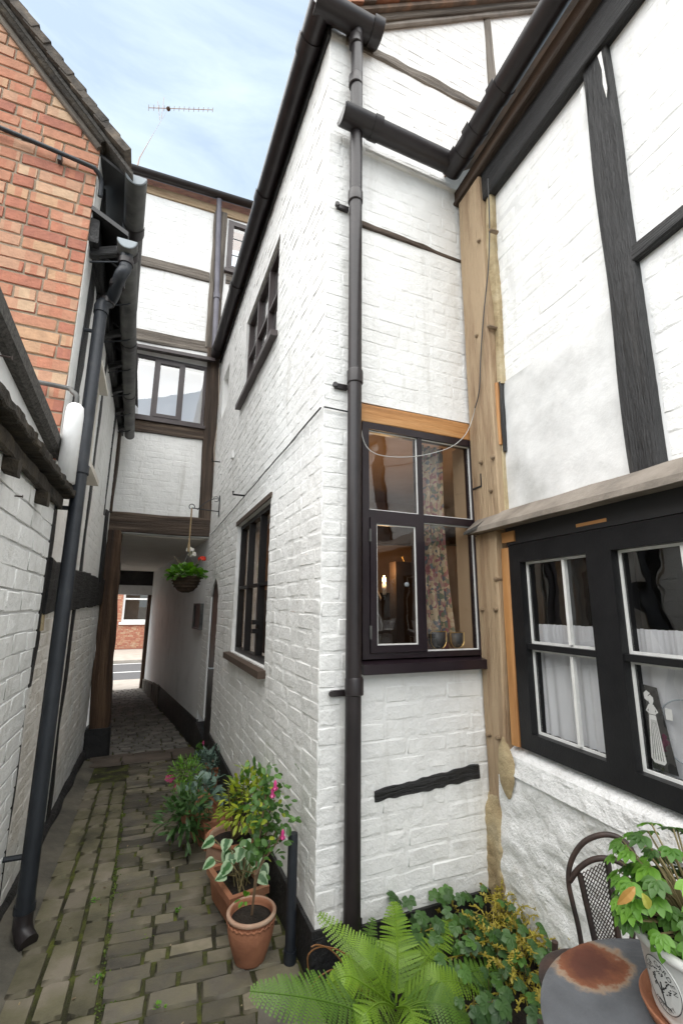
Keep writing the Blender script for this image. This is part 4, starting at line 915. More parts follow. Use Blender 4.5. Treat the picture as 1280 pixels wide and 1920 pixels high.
# cables on the post and across the gable window
hc = thing('hanging_cable', R.p(.1, .05, 3.8), 'thin cable running down the oak post and looping across the cottage window', 'cable')
pts = [R.pt(px, py, .052) for px, py in ((914, 335), (917, 420), (915, 500), (907, 580), (901, 660), (898, 730), (890, 765))]
gpts = [G.pt(px, py, .07) for px, py in ((885, 785), (872, 815), (845, 838), (800, 852), (760, 857), (720, 855), (695, 846), (682, 828), (677, 806))]
def smoothp(P, k=4):
    out = []
    for i in range(len(P) - 1):
        p0, p1, p2, p3 = P[max(i - 1, 0)], P[i], P[i + 1], P[min(i + 2, len(P) - 1)]
        for j in range(k):
            t = j / k; out.append(.5 * ((2 * p1) + (p2 - p0) * t + (2 * p0 - 5 * p1 + 4 * p2 - p3) * t * t + (3 * p1 - p0 - 3 * p2 + p3) * t ** 3))
    return out + [P[-1]]
part('cable_run', 'cable', hc, lambda m: m.tube(smoothp(pts), .0032, 6))
part('cable_loop', 'cable_silver', hc, lambda m: m.tube(smoothp([pts[-1]] + gpts), .0022, 6))
# ================================================================ HOUSE OVER THE PASSAGE (end wall)
eh = thing('house_over_passage', E.p(-.5, 0, 2.2), 'tall white timber-framed house spanning the passage at the end of the alley', 'house')
EH = [(-1.10, -.185, 3.80, 4.70), (-.03, .95, 6.33, 7.22)]
ew = wall('end_wall', 'white', eh, E, -1.75, 2.2, 2.28, 7.35, EH, o0=-.2)
bm_ = [(-1.75, 2.2, 2.27, 2.53), (-1.75, 2.2, 3.60, 3.80), (-1.75, 2.2, 4.70, 5.06), (-1.75, 2.2, 6.02, 6.2), (-.25, .0, 2.5, 7.3)]
lay(E, courses(-1.75, .02, 2.53, 7.2, ch=.075, holes=EH + bm_, seed=31), 'white', ew, 150, 'paint', 32)
part('bressummer', 'dark_timber', eh, lambda m: m.fbeam(E, -1.2, 2.405, .02, 2.415, .122, -.15, .03, seg=18, wob=.014))
part('rail', 'dark_timber', eh, lambda m: m.fbeam(E, -1.3, 3.69, .0, 3.70, .085, -.12, .02, seg=14, wob=.016))
part('rail', 'grey_timber', eh, lambda m: m.fbeam(E, -1.5, 4.95, -.2, 5.0, .085, -.12, .02, seg=14, wob=.016))
part('rail', 'grey_timber', eh, lambda m: m.fbeam(E, -1.5, 6.09, -.25, 6.125, .075, -.12, .02, seg=14, wob=.014))
part('rail', 'grey_timber', eh, lambda m: m.fbeam(E, -.02, 6.18, 1.4, 6.2, .07, -.12, .02, seg=10, wob=.014))
part('wall_plate', 'tan_oak', eh, lambda m: m.fbeam(E, -1.6, 7.27, 2.2, 7.39, .07, -.12, .02, seg=14, wob=.012))
part('post', 'dark_timber', eh, lambda m: m.fbeam(E, -.075, 2.53, -.115, 5.0, .085, -.12, .03, seg=18, wob=.018))
part('post', 'grey_timber', eh, lambda m: m.fbeam(E, -.14, 5.0, -.16, 7.3, .095, -.12, .028, seg=18, wob=.014))
lp = part('post', 'rust_timber', eh, lambda m: m.fbeam(E, -1.055, .05, -1.125, 2.3, .10, -.16, .05, seg=26, wob=.016, fq=4, taper=(1.05, .85))); tag(lp, label='reddish brown oak post at the passage mouth')
part('post_base', 'plinth', eh, lambda m: m.beam(E.p(-1.05, -.06, -.42), E.p(-1.06, -.05, .06), E.d * .125, E.n * .13, seg=6, wob=.03, bev=.025))
def ewindow(u0, u1, z0, z1, lights, mat, gm):
    fw = .035; m = MB(); m.fbox(E, u0, u0 + fw, -.06, .012, z0, z1); m.fbox(E, u1 - fw, u1, -.06, .012, z0, z1); m.fbox(E, u0 + fw, u1 - fw, -.06, .012, z0, z0 + fw); m.fbox(E, u0 + fw, u1 - fw, -.06, .012, z1 - fw, z1)
    w = m.build('window', mat, eh)
    for a, b, inner, bars in lights:
        if inner:
            k = .045; fboxes('sash', mat, w, E, (a, a + k, -.05, .02, z0 + fw, z1 - fw), (b - k, b, -.05, .02, z0 + fw, z1 - fw), (a + k, b - k, -.05, .02, z0 + fw, z0 + fw + k), (a + k, b - k, -.05, .02, z1 - fw - k, z1 - fw)); pane('pane', w, E, a + k, b - k, z0 + fw + k, z1 - fw - k, -.01, gm)
        else: pane('pane', w, E, a, b, z0 + fw, z1 - fw, -.02, gm)
        for zz in bars: fboxes('glazing_bar', 'black_paint', w, E, (a, b, -.019, -.008, zz - .008, zz + .008))
    return w
wE = ewindow(-1.10, -.185, 3.81, 4.695, ((-1.065, -.86, 0, ()), (-.83, -.50, 1, ()), (-.47, -.22, 0, ())), 'brown_frame', 'glass_sky')
fboxes('mullion', 'brown_frame', wE, E, (-.86, -.83, -.055, .01, 3.845, 4.66), (-.50, -.47, -.055, .01, 3.845, 4.66))
part('sill', 'brown_frame', wE, lambda m: m.fbox(E, -1.14, -.16, -.02, .05, 3.765, 3.808)); tag(wE, label='wide brown-framed three-light window above the passage')
part('drip_board', 'brown_frame', eh, lambda m: m.hexa([E.p(-1.6, .0, 4.74), E.p(-.1, .0, 4.78), E.p(-.1, .13, 4.75), E.p(-1.6, .13, 4.71), E.p(-1.6, .0, 4.83), E.p(-.1, .0, 4.87), E.p(-.1, .13, 4.79), E.p(-1.6, .13, 4.75)]))
wE2 = ewindow(-.03, .95, 6.34, 7.21, ((.005, .46, 1, (6.63, 6.92)), (.46, .915, 1, (6.63, 6.92))), 'brown_frame', 'glass_sky')
part('sill', 'brown_frame', wE2, lambda m: m.fbox(E, -.05, 1.0, -.02, .06, 6.28, 6.338))
part('room_wall', 'white_flat', eh, lambda m: (m.fbox(E, -1.6, 1.6, -1.6, -1.5, 2.35, 7.3)), )
part('pale_backing', 'net', eh, lambda m: (m.quad(E.p(-1.06, -.22, 3.83), E.p(-.23, -.22, 3.83), E.p(-.23, -.22, 4.68), E.p(-1.06, -.22, 4.68)),))  # pale sheet added behind the panes so they look bright with sky
eg = part('gutter', 'black_plastic', eh, lambda m: m.gutter(E.p(-1.6, .12, 7.42), E.p(2.2, .12, 7.62), .07, n=12, ends=(True, True)), 'auto')
part('roof', 'tile_red', eh, lambda m: m.hexa([E.p(-1.8, .1, 7.44), E.p(2.3, .1, 7.65), E.p(2.3, -3, 9.4), E.p(-1.8, -3, 9.2), E.p(-1.8, .1, 7.47), E.p(2.3, .1, 7.68), E.p(2.3, -3, 9.43), E.p(-1.8, -3, 9.23)]))
part('downpipe', 'pale_pipe', eh, lambda m: (m.tube([E.p(-.205, .11, 7.42), E.p(-.195, .065, 7.3), E.p(-.135, .065, 5.8), E.p(-.115, .065, 4.95)], .037, 14), m.tube([E.p(-.138, .065, 5.86), E.p(-.133, .065, 5.77)], .046, 14)), 'auto')
part('cable', 'cable_pale', eh, lambda m: m.tube([E.pt(px, py, .05) for px, py in ((411, 690), (410, 780), (402, 840), (402, 900), (397, 960))], .008, 6))
# the passage itself: right wall, ceiling, far frame
pw_ = wall('passage_wall', 'white_flat', eh, PW, 0.0, 6.4, -.7, 2.5, (), o0=-.25, o1=.0)
part('passage_plinth', 'plinth', eh, lambda m: m.hexa([PW.p(-.0, -.02, -.5), PW.p(3.4, -.02, -.6), PW.p(3.4, .02, -.6), PW.p(-.0, .02, -.5), PW.p(.0, -.02, .06), PW.p(3.4, -.02, -.06), PW.p(3.4, .012, -.06), PW.p(.0, .012, .06)]))
for i in range(9):
    u = 3.42 + i * .33; part('plinth_stone', 'concrete', eh, lambda m: m.beam(PW.p(u, 0, -.25 - .03 * i), PW.p(u + .31, 0, -.26 - .03 * i), PW.n * .03, Vector((0, 0, .2)), seg=3, wob=.02, bev=.02))
part('passage_wall_left', 'white_flat', eh, lambda m: m.hexa([PW.p(.24, 1.05, -.7), PW.p(6.4, 1.05, -.7), PW.p(6.4, 1.25, -.7), PW.p(.26, 1.25, -.7), PW.p(.24, 1.05, 2.5), PW.p(6.4, 1.05, 2.5), PW.p(6.4, 1.25, 2.5), PW.p(.26, 1.25, 2.5)]))
part('passage_ceiling', 'ceiling', eh, lambda m: m.hexa([PW.p(.1, -.2, 2.265), PW.p(6.4, -.2, 2.25), PW.p(6.4, 1.2, 2.25), PW.p(.22, 1.2, 2.265), PW.p(.1, -.2, 2.4), PW.p(6.4, -.2, 2.4), PW.p(6.4, 1.2, 2.4), PW.p(.22, 1.2, 2.4)]))
part('end_panel', 'plinth', eh, lambda m: m.fbox(X, -1.2, .03, -.05, .03, 1.90, 2.25)); part('end_beam', 'white_flat', eh, lambda m: m.fbox(X, -1.2, .03, -.1, .0, 1.67, 1.90))
part('end_jamb', 'rust_timber', eh, lambda m: m.fbeam(X, -.03, -.6, -.03, 1.67, .05, -.1, .04, seg=6, wob=.01))
pl = thing('wall_plaque', PW.p(.4, .0, 1.1), 'small dark rectangular plaque on the white passage wall', 'plaque')
a_, b_ = PW.at(380, 1134), PW.at(365, 1177)
part('plate', 'black_iron', pl, lambda m: m.fbox(PW, .05, .48, .0, .03, 1.13, 1.42)); part('rim', 'grey_plastic', pl, lambda m: (m.fbox(PW, .03, .05, .0, .045, 1.11, 1.44), m.fbox(PW, .48, .50, .0, .045, 1.11, 1.44), m.fbox(PW, .05, .48, .0, .045, 1.42, 1.44), m.fbox(PW, .05, .48, .0, .045, 1.11, 1.13)))
# ================================================================ FAR HOUSE ACROSS THE STREET
HX = Frame((-10.29, 22.97), 62.0, 1)
fh = thing('far_brick_house', HX.p(0, 0, -.6), 'brick house with a white sash window across the street, seen through the passage', 'house')
wall('wall', 'brick', fh, HX, -9, 9, -.65, 6.5, [(-.42, .95, .62, 2.1), (3.4, 4.8, .62, 2.1), (-5.2, -3.8, .62, 2.1)], o0=-.3)
lay(HX, courses(-1.6, 1.6, -.6, 2.8, ch=.075, holes=[(-.42, .95, .5, 2.1)], seed=41, bond='flemish'), 'brick', fh, 0, 'sharp', 42, restname='far_brickwork')
for u in (-.42, 3.4, -5.2):
    w = fboxes('window', 'putty', fh, HX, (u, u + .1, -.15, -.05, .64, 2.1), (u + 1.27, u + 1.37, -.15, -.05, .64, 2.1), (u + .1, u + 1.27, -.15, -.05, .64, .74), (u + .1, u + 1.27, -.15, -.05, 2.0, 2.1), (u + .1, u + 1.27, -.14, -.06, 1.70, 1.78))
    pane('pane', w, HX, u + .1, u + 1.27, .74, 2.0, -.11, 'glass_sky'); fboxes('sill', 'putty', w, HX, (u - .1, u + 1.47, -.15, .1, .50, .635))
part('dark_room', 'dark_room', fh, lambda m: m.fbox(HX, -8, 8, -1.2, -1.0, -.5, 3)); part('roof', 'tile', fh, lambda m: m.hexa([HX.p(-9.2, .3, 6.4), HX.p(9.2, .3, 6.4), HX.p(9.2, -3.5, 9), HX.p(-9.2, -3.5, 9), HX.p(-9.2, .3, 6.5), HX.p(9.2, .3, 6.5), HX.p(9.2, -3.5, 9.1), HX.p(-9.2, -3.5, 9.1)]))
# ================================================================ LEFT BRICK HOUSE
bh = thing('brick_gable_house', BGO, 'red and buff brick gable house on the left with black and white alley side', 'house')
BS = 1.12
def bz(u): return 4.20 - BS * u
def bgable(m):
    pts = [(-2.6, 1.6), (0, 1.6), (0, 4.18), (-2.6, bz(-2.6) - .02)]
    a = [m.vert(B.p(u, -.012, z)) for u, z in pts]; b = [m.vert(B.p(u, -.2, z)) for u, z in pts]; m.face(*a); m.face(*b[::-1])
    for i in range(4): j = (i + 1) % 4; m.face(a[i], b[i], b[j], a[j])
bgw = part('gable_wall', 'mortar', bh, bgable)
nl = math.hypot(BS, 1)
lay(B, courses(-1.5, 0, 1.64, 5.9, ch=.0775, ln=.226, hd=.108, joint=.010, bond='flemish', seed=51, wav=.0015, clip=[(0, 4.16, BS / nl, 1 / nl)]), 'brick', bgw, 190, 'sharp', 52, face_o=-.008)
part('corner_return', 'white', bh, lambda m: m.fbox(LW, -3.418, -3.2, -.03, .004, 1.9, 4.15))
# verge: sloping tile edge over the gable, undercloak, barge mortar
rf = part('roof', 'felt', bh, lambda m: m.hexa([B.p(.20, .05, bz(.20) + .02), B.p(.20, -3.6, bz(.20) + .02), B.p(-2.7, -3.6, bz(-2.7) + .02), B.p(-2.7, .05, bz(-2.7) + .02), B.p(.20, .05, bz(.20) + .05), B.p(.20, -3.6, bz(.20) + .05), B.p(-2.7, -3.6, bz(-2.7) + .05), B.p(-2.7, .05, bz(-2.7) + .05)]))
part('verge_mortar', 'rotten', bh, lambda m: m.fbeam(B, .02, bz(.02) + .0, -2.6, bz(-2.6) + .0, .02, -.05, .045, seg=14, wob=.006))
part('verge_board', 'grey_timber', bh, lambda m: m.fbeam(B, .0, bz(.0) - .045, -2.6, bz(-2.6) - .045, .02, -.05, .02, seg=14, wob=.004))
ct_, st_ = 1 / nl, BS / nl
for i in range(34):
    d0 = -.20 + i * .105; tl = .16; m = MB(); th = .045 + random.uniform(0, .008); w1, w0 = .085 + random.uniform(-.008, .01), -.09
    def tp_(d, k, w): return B.p(-d * ct_ + k * st_ * 1, w, bz(0) + .065 + d * st_ + k * ct_)
    m.hexa([tp_(d0, .012, w1), tp_(d0 + tl, -.006, w1), tp_(d0 + tl, -.006, w0), tp_(d0, .012, w0), tp_(d0, .012 + th, w1), tp_(d0 + tl, -.006 + th, w1), tp_(d0 + tl, -.006 + th, w0), tp_(d0, .012 + th, w0)])
    m.build('roof_tile', 'tile_dark', rf)
for i in range(5):                                  # first eaves tiles seen from below
    m = MB()
    for k in range(1):
        w = -.10 - i * .17; m.hexa([B.p(.22, w, bz(.22) + .06), B.p(.0, w, bz(0) + .05), B.p(.0, w - .165, bz(0) + .05), B.p(.22, w - .165, bz(.22) + .06), B.p(.22, w, bz(.22) + .078), B.p(.0, w, bz(0) + .068), B.p(.0, w - .165, bz(0) + .068), B.p(.22, w - .165, bz(.22) + .078)])
    m.build('eaves_tile', 'tile_red', rf)
part('gable_pipe', 'black_iron', bh, lambda m: m.tube(smoothp([B.p(-1.2, .035, 4.10), B.p(-.5, .035, 4.035), B.p(-.06, .035, 3.985), B.p(.0, .03, 3.97), B.p(.028, -.01, 3.94), B.p(.03, -.03, 3.85)]), .0135, 10), 'auto')
part('pipe_clip', 'black_iron', bh, lambda m: m.fbox(B, -.20, -.18, .0, .035, 3.955, 4.0))
# alley side
LHO = [(-2.75, -2.32, 2.34, 3.06)]
lw_ = wall('alley_wall', 'white', bh, LW, -3.39, 0.05, -.5, 4.1, LHO, o0=-.2)
tims = [(-3.39, -3.05, 1.9, 3.6), (-3.39, -3.26, -.5, 1.9), (-3.3, .05, 1.38, 1.68), (-2.06, -1.96, 1.67, 3.6), (-2.16, -2.06, -.5, 1.37), (-.62, -.46, 1.67, 3.6), (-3.0, -2.9, 2.2, 3.5)]
lay(LW, courses(-3.25, -.02, 1.67, 3.5, ch=.078, seed=61, holes=LHO + tims), 'white', lw_, 80, 'paint', 62)
lay(LW, courses(-2.05, .04, -.2, 1.37, ch=.078, seed=63, holes=tims), 'white_old', lw_, 60, 'rough', 64)
lay(LW, courses(-3.25, -2.17, .0, 1.37, ch=.078, seed=65, holes=tims), 'white_old', lw_, 40, 'rough', 66)
part('stud', 'black_timber', bh, lambda m: m.fbeam(LW, -3.335, 1.0, -3.31, 2.12, .055, -.08, .014, seg=24, wob=.012, fq=5))
part('stud', 'black_timber', bh, lambda m: m.fbeam(LW, -3.16, 2.05, -3.14, 4.1, .075, -.08, .016, seg=30, wob=.014, fq=5))
part('stud', 'black_timber', bh, lambda m: m.fbeam(LW, -3.345, -.1, -3.345, 1.0, .02, -.05, .012, seg=14, wob=.012))
part('rail', 'black_timber', bh, lambda m: m.fbeam(LW, -3.3, 1.50, .0, 1.555, .145, -.08, .022, seg=30, wob=.02, fq=4))
part('mortar_patch', 'mortar_tan', bh, lambda m: m.beam(LW.p(-3.27, .005, 1.27), LW.p(-3.25, .005, 1.62), LW.d * .04, LW.n * .016, seg=6, wob=.02))
part('stud', 'black_timber', bh, lambda m: m.fbeam(LW, -2.0, 1.66, -2.02, 3.55, .045, -.08, .01, seg=18, wob=.014))
part('stud', 'black_timber', bh, lambda m: m.fbeam(LW, -2.10, -.05, -2.11, 1.37, .045, -.08, .012, seg=14, wob=.016))
part('stud', 'black_timber', bh, lambda m: m.fbeam(LW, -.42, 1.66, -.50, 2.45, .12, -.08, .022, seg=8, wob=.016))
part('stud', 'black_timber', bh, lambda m: m.fbeam(LW, -.75, 2.35, -.8, 3.55, .04, -.08, .008, seg=10, wob=.012))
part('stud', 'dark_timber', bh, lambda m: m.fbeam(LW, -.12, 2.5, -.15, 3.5, .05, -.08, .03, seg=10, wob=.012))
part('stud', 'black_timber', bh, lambda m: m.fbeam(LW, -2.86, 2.2, -2.86, 3.55, .03, -.08, .012, seg=12, wob=.012))
part('plinth', 'plinth', bh, lambda m: m.beam(LW.p(-3.4, .0, -.07), LW.p(.0, .0, -.25), LW.n * .045, Vector((0, 0, .10)), seg=30, wob=.03, bev=.02))
part('wall_plate', 'black_timber', bh, lambda m: m.fbeam(LW, -3.42, 3.60, .0, 3.60, .08, -.05, .05, seg=14, wob=.008))
lwn = fboxes('window', 'ceiling', bh, LW, (-2.75, -2.71, -.12, .02, 2.35, 3.05), (-2.36, -2.32, -.12, .02, 2.35, 3.05), (-2.71, -2.36, -.12, .02, 3.01, 3.05))
pane('pane', lwn, LW, -2.71, -2.36, 2.36, 3.01, -.05, 'glass_sky')
fboxes('sill', 'ceiling', lwn, LW, (-2.80, -2.26, -.10, .085, 2.305, 2.345)); fboxes('hood_board', 'ceiling', lwn, LW, (-2.80, -2.26, .0, .075, 3.055, 3.09))
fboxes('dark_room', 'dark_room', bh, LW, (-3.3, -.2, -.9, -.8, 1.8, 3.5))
# eaves over the alley: dark soffit boards, brackets, two gutters
lgA, lgB = LW.p(-3.46, .212, 3.56), LW.p(-.12, .125, 3.50)
def soff(m):
    n = 9
    for i in range(n):
        a, b = i / n, (i + .93) / n; P0, P1 = lgA.lerp(lgB, a), lgA.lerp(lgB, b); W0, W1 = LW.p(-3.44 + 3.44 * a, .0, 3.72), LW.p(-3.44 + 3.44 * b, .0, 3.72); up_ = Vector((0, 0, .03))
        m.hexa([P0 + up_, P1 + up_, W1, W0, P0 + up_ * 2, P1 + up_ * 2, W1 + up_, W0 + up_])
part('soffit_boards', 'black_timber', bh, soff)
part('soffit_boards', 'black_timber', bh, lambda m: m.hexa([LW.p(-3.42, .19, 4.02), LW.p(-.5, .1, 4.02), LW.p(-.5, -.05, 4.16), LW.p(-3.42, -.05, 4.16), LW.p(-3.42, .19, 4.04), LW.p(-.5, .1, 4.04), LW.p(-.5, -.05, 4.18), LW.p(-3.42, -.05, 4.18)]))
for t in (.03, .16, .30, .45, .6, .75, .9):
    c = lgA.lerp(lgB, t); w = LW.p(-3.44 + 3.44 * t, .01, 3.50); part('rafter_foot', 'black_timber', bh, lambda m: m.beam(w, c + Vector((0, 0, .01)), LW.d * .022, Vector((0, 0, .03)), seg=2, wob=.004))
    part('gutter_bracket', 'black_iron', bh, lambda m: m.tube([w + Vector((0, 0, -.06)), c + Vector((0, 0, -.07)), c + LW.n * .05 + Vector((0, 0, -.02))], .006, 6))
lg = part('gutter', 'grey_plastic', bh, lambda m: m.gutter(lgA, lgB, .058, n=12, ends=(True, True)), 'auto'); tag(lg, label='dirty black lower gutter of the brick house')
part('stop_end', 'zinc', lg, lambda m: m.gutter(lgA - LW.d * .008, lgA + LW.d * .004, .056, n=12, ends=(True, False)))
for t in (.03, .35, .65): c = lgA.lerp(lgB, t); part('gutter_joint', 'black_plastic', lg, lambda m: m.gutter(c - LW.d * .03, c + LW.d * .03, .064, n=12), 'auto')
ugA, ugB = LW.p(-3.44, .215, 4.05), LW.p(-2.0, .13, 4.05)
ug = part('gutter', 'grey_plastic', bh, lambda m: m.gutter(ugA, ugB, .065, n=12, ends=(True, True)), 'auto'); tag(ug, label='grimy upper gutter with a pale stop end under the tiles')
part('stop_end', 'zinc', ug, lambda m: m.gutter(ugA - LW.d * .008, ugA + LW.d * .004, .063, n=12, ends=(True, False)))
part('gutter_joint', 'black_plastic', ug, lambda m: m.gutter(ugA.lerp(ugB, .28), ugA.lerp(ugB, .34), .072, n=12), 'auto')
foot = gp(38, 1770); top = LW.pt(190, 582, .085)
o0_ = lgA.lerp(lgB, .02) + Vector((0, 0, -.04))
nk = smoothp([o0_, o0_ + Vector((0, 0, -.10)), o0_ + Vector((0, 0, -.16)) - LW.n * .02, top + Vector((0, 0, .10)) + LW.n * .05, top + Vector((0, 0, .04)), top], 5)
ldp = part('downpipe', 'black_iron', bh, lambda m: m.tube(nk + [top.lerp(foot, .5) + Vector((0, 0, 0)), foot + Vector((0, 0, .10))], .036, 16), 'auto'); tag(ldp, label='leaning blue-black cast downpipe on the left wall')
fd = (foot - top).normalized()
part('shoe', 'black_plastic', ldp, lambda m: m.tube([foot + Vector((0, 0, .12)), foot + Vector((0, 0, .07)), foot + Vector((.02, -.01, .035)), foot + Vector((.055, -.03, .02))], [.038, .039, .039, .038], 16), 'auto')
for t, ln in ((0, .05), (.33, .05), (.96, .03)): c = top.lerp(foot, t); part('pipe_joint', 'black_iron', ldp, lambda m: collar(m, c, fd, .043, ln), 'auto')
for c in (o0_ + Vector((0, 0, -.06)), nk[12], nk[17]): part('pipe_joint', 'black_plastic', ldp, lambda m: collar(m, c, (0, 0, 1), .043, .035), 'auto')
for t in (.05, .40, .9): c = top.lerp(foot, t); part('bracket', 'black_iron', ldp, lambda m: m.tube([c, c - LW.n * .12], .012, 8))
# white boxed flue at the brick corner, with two overflow pipes
fc = B.pt(133, 830, .10)
fl = thing('white_flue_cover', (fc.x, fc.y, 2.0), 'tall white rounded cover at the foot of the brick corner', 'pipe cover')
ztop = zat(133, 757, (fc.x, fc.y))
part('cover', 'white_flat', fl, lambda m: m.lathe((fc.x, fc.y, 0), [(.043, zat(133, 905, (fc.x, fc.y))), (.043, ztop - .06), (.039, ztop - .02), (.025, ztop - .004), (.008, ztop)], 20), True)
part('overflow_pipe', 'grey_plastic', fl, lambda m: m.tube(smoothp([B.pt(30, 708, .04), B.pt(80, 718, .045), B.pt(128, 728, .06), B.pt(136, 734, .08), Vector((fc.x, fc.y, ztop + .04)), Vector((fc.x, fc.y, ztop - .02))], 3), .0125, 10), 'auto')
# ================================================================ LEAN-TO, near left
lt = thing('lean_to', LW.p(-4.2, 0, 0), 'low white painted brick lean-to with rotten eaves at the left edge', 'shed')
ltw = wall('wall', 'white_flat', lt, LW, -6.4, -3.43, -.1, 1.93, (), o0=-.2, o1=.02)
lay(LW, courses(-6.4, -3.44, -.02, 1.92, ch=.0865, ln=.235, joint=.008, seed=71, bond='run'), 'white', ltw, 130, 'block', 72, face_o=.024)
part('fascia', 'rotten', lt, lambda m: m.beam(LW.p(-6.4, .045, 1.89), LW.p(-3.40, .045, 1.925), LW.n * .012, Vector((0, 0, .030)), seg=120, wob=.006, fq=12))
part('roof_edge', 'rotten', lt, lambda m: m.beam(LW.p(-6.4, .04, 1.945), LW.p(-3.30, .045, 1.995), LW.n * .055, Vector((0, 0, .020)), seg=260, wob=.009, bev=.006, fq=26))
for i, u in enumerate((-4.9, -4.35, -3.85)): part('rafter_end', 'rotten', lt, lambda m: m.beam(LW.p(u, .0, 1.87), LW.p(u, .075, 1.85), LW.d * .025, Vector((0, 0, .03)), seg=2, wob=.008))
part('upstand', 'white_flat', lt, lambda m: m.hexa([LW.p(-6.4, -.25, 1.9), LW.p(-3.42, -.25, 1.9), LW.p(-3.42, -.02, 1.9), LW.p(-6.4, -.02, 1.9), LW.p(-6.4, -.25, 2.46), LW.p(-3.42, -.25, 2.24), LW.p(-3.42, -.02, 2.24), LW.p(-6.4, -.02, 2.46)]))
part('felt_edge', 'felt', lt, lambda m: m.beam(LW.p(-6.4, -.02, 2.44), LW.p(-3.34, -.01, 2.20), LW.n * .04, Vector((0, 0, .048)), seg=24, wob=.004, bev=.02))
for px, py in ((8, 668), (30, 930)):
    q = LW.pt(px, py, .03); part('nail', 'rusty_iron', lt, lambda m: m.tube([q - LW.n * .12, q + LW.n * .02, q + LW.n * .022], [.003, .003, .008], 6))
# ================================================================ AERIAL
ah = E.pt(316, 204, -.5); mb_ = E.pt(253, 332, -.5)
ae = thing('tv_aerial', mb_, 'rusty television aerial on a thin mast above the end house', 'aerial')
part('mast', 'pale_rust', ae, lambda m: m.tube([mb_ - Vector((0, 0, .4)), mb_, E.pt(262, 296, -.5), E.pt(290, 247, -.5), ah], [.016, .016, .008, .002, .002], 8))  # upper mast thinned so it looks washed out against the sky
bA, bB = E.pt(279, 202, -.5), E.pt(399, 206, -.5)
part('boom', 'pale_rust', ae, lambda m: m.tube([bA, bB], .006, 6))
for i in range(14):
    c = bA.lerp(bB, i / 13); h = .05 + .05 * (i < 4); part('element', 'pale_rust', ae, lambda m: m.tube([c - E.n * .035 - Vector((0, 0, h * .2)), c + E.n * .035 + Vector((0, 0, h * .2))], .004, 5))
part('dipole_box', 'rust_timber', ae, lambda m: m.ball(ah, .035, 8))
part('reflector', 'pale_rust', ae, lambda m: (m.tube([E.pt(308, 182, -.5), E.pt(303, 222, -.5)], .004, 5), m.tube([E.pt(296, 190, -.5), E.pt(300, 225, -.5)], .004, 5)))
# ================================================================ HANGING BASKET on a scroll bracket
def find_o(fr, u, z, px):
    lo, hi = 0, 1.5
    for _ in range(30):
        mdl = (lo + hi) / 2
        if proj(fr.p(u, mdl, z))[0] > px: lo = mdl
        else: hi = mdl
    return lo
bu, bz0 = L.at(413, 950); ho = find_o(L, bu, 2.5, 360)
br = thing('scroll_bracket', L.p(bu, 0, bz0), 'black wrought iron scroll bracket on the alley wall by the passage', 'bracket')
part('back_bar', 'black_iron', br, lambda m: m.tube([L.p(bu, .012, bz0 - .12), L.p(bu, .012, bz0 + .13)], .007, 6))
part('arm', 'black_iron', br, lambda m: (m.tube([L.p(bu, .012, bz0 - .06), L.p(bu, ho, bz0 - .045)], .006, 6), m.tube([L.p(bu, ho + .03 * math.cos(a), bz0 - .03 + .03 * math.sin(a)) for a in [-1.2 + i * .5 for i in range(11)]], .005, 6)))
part('scroll', 'black_iron', br, lambda m: (m.tube([L.p(bu, .03 + .22 * t, bz0 + .09 - .15 * t * t) for t in [i / 8 for i in range(9)]], .005, 6), m.tube([L.p(bu, .05 + .03 * math.cos(a), bz0 + .085 + .03 * math.sin(a)) for a in [i * .6 for i in range(10)]], .004, 6)))
hkz = bz0 - .05; hk = L.p(bu, ho, hkz)
zb_, zt_ = zat(352, 1111, hk), zat(352, 1084, hk); zf = zat(352, 1062, hk)
hb = thing('hanging_basket', (hk.x, hk.y, zb_), 'wicker hanging basket of green geranium with one red flower', 'hanging basket')
hx, hy = hk.x, hk.y; dpt = (hk - CAMP).dot(FW); pxm = dpt / FPX; BR = 25 * pxm
part('basket', 'wicker', hb, lambda m: m.lathe((hx, hy, 0), [(BR * .25, zb_), (BR * .55, zb_ + .02), (BR * .82, zb_ + .07), (BR * .95, zb_ + .13), (BR, zt_ + .01), (BR * 1.03, zt_ + .02), (BR * .95, zt_ + .02), (BR * .6, zt_ - .02)], 24), True)
for i in range(5):
    z = zb_ + .02 + i * (zt_ - zb_) / 5; r_ = BR * (.55, .78, .9, .97, 1.01)[i] + .004
    part('wicker_hoop', 'wicker', hb, lambda m: m.tube([(hx + r_ * math.cos(a), hy + r_ * math.sin(a), z + .01) for a in [i_ * math.pi / 10 for i_ in range(21)]], .006, 5))
part('rope', 'rope', hb, lambda m: (m.tube([hk, (hx, hy, zat(358, 1015, hk)), (hx, hy, zat(358, 1025, hk)), (hx, hy, zat(358, 1035, hk))], [.009, .009, .016, .010], 8)))
zr = zat(358, 1035, hk)
part('chain', 'grey_plastic', hb, lambda m: [m.tube([(hx, hy, zr), (hx + BR * math.cos(a), hy + BR * math.sin(a), zt_)], .003, 5) for a in (.3, 2.4, 4.5)])
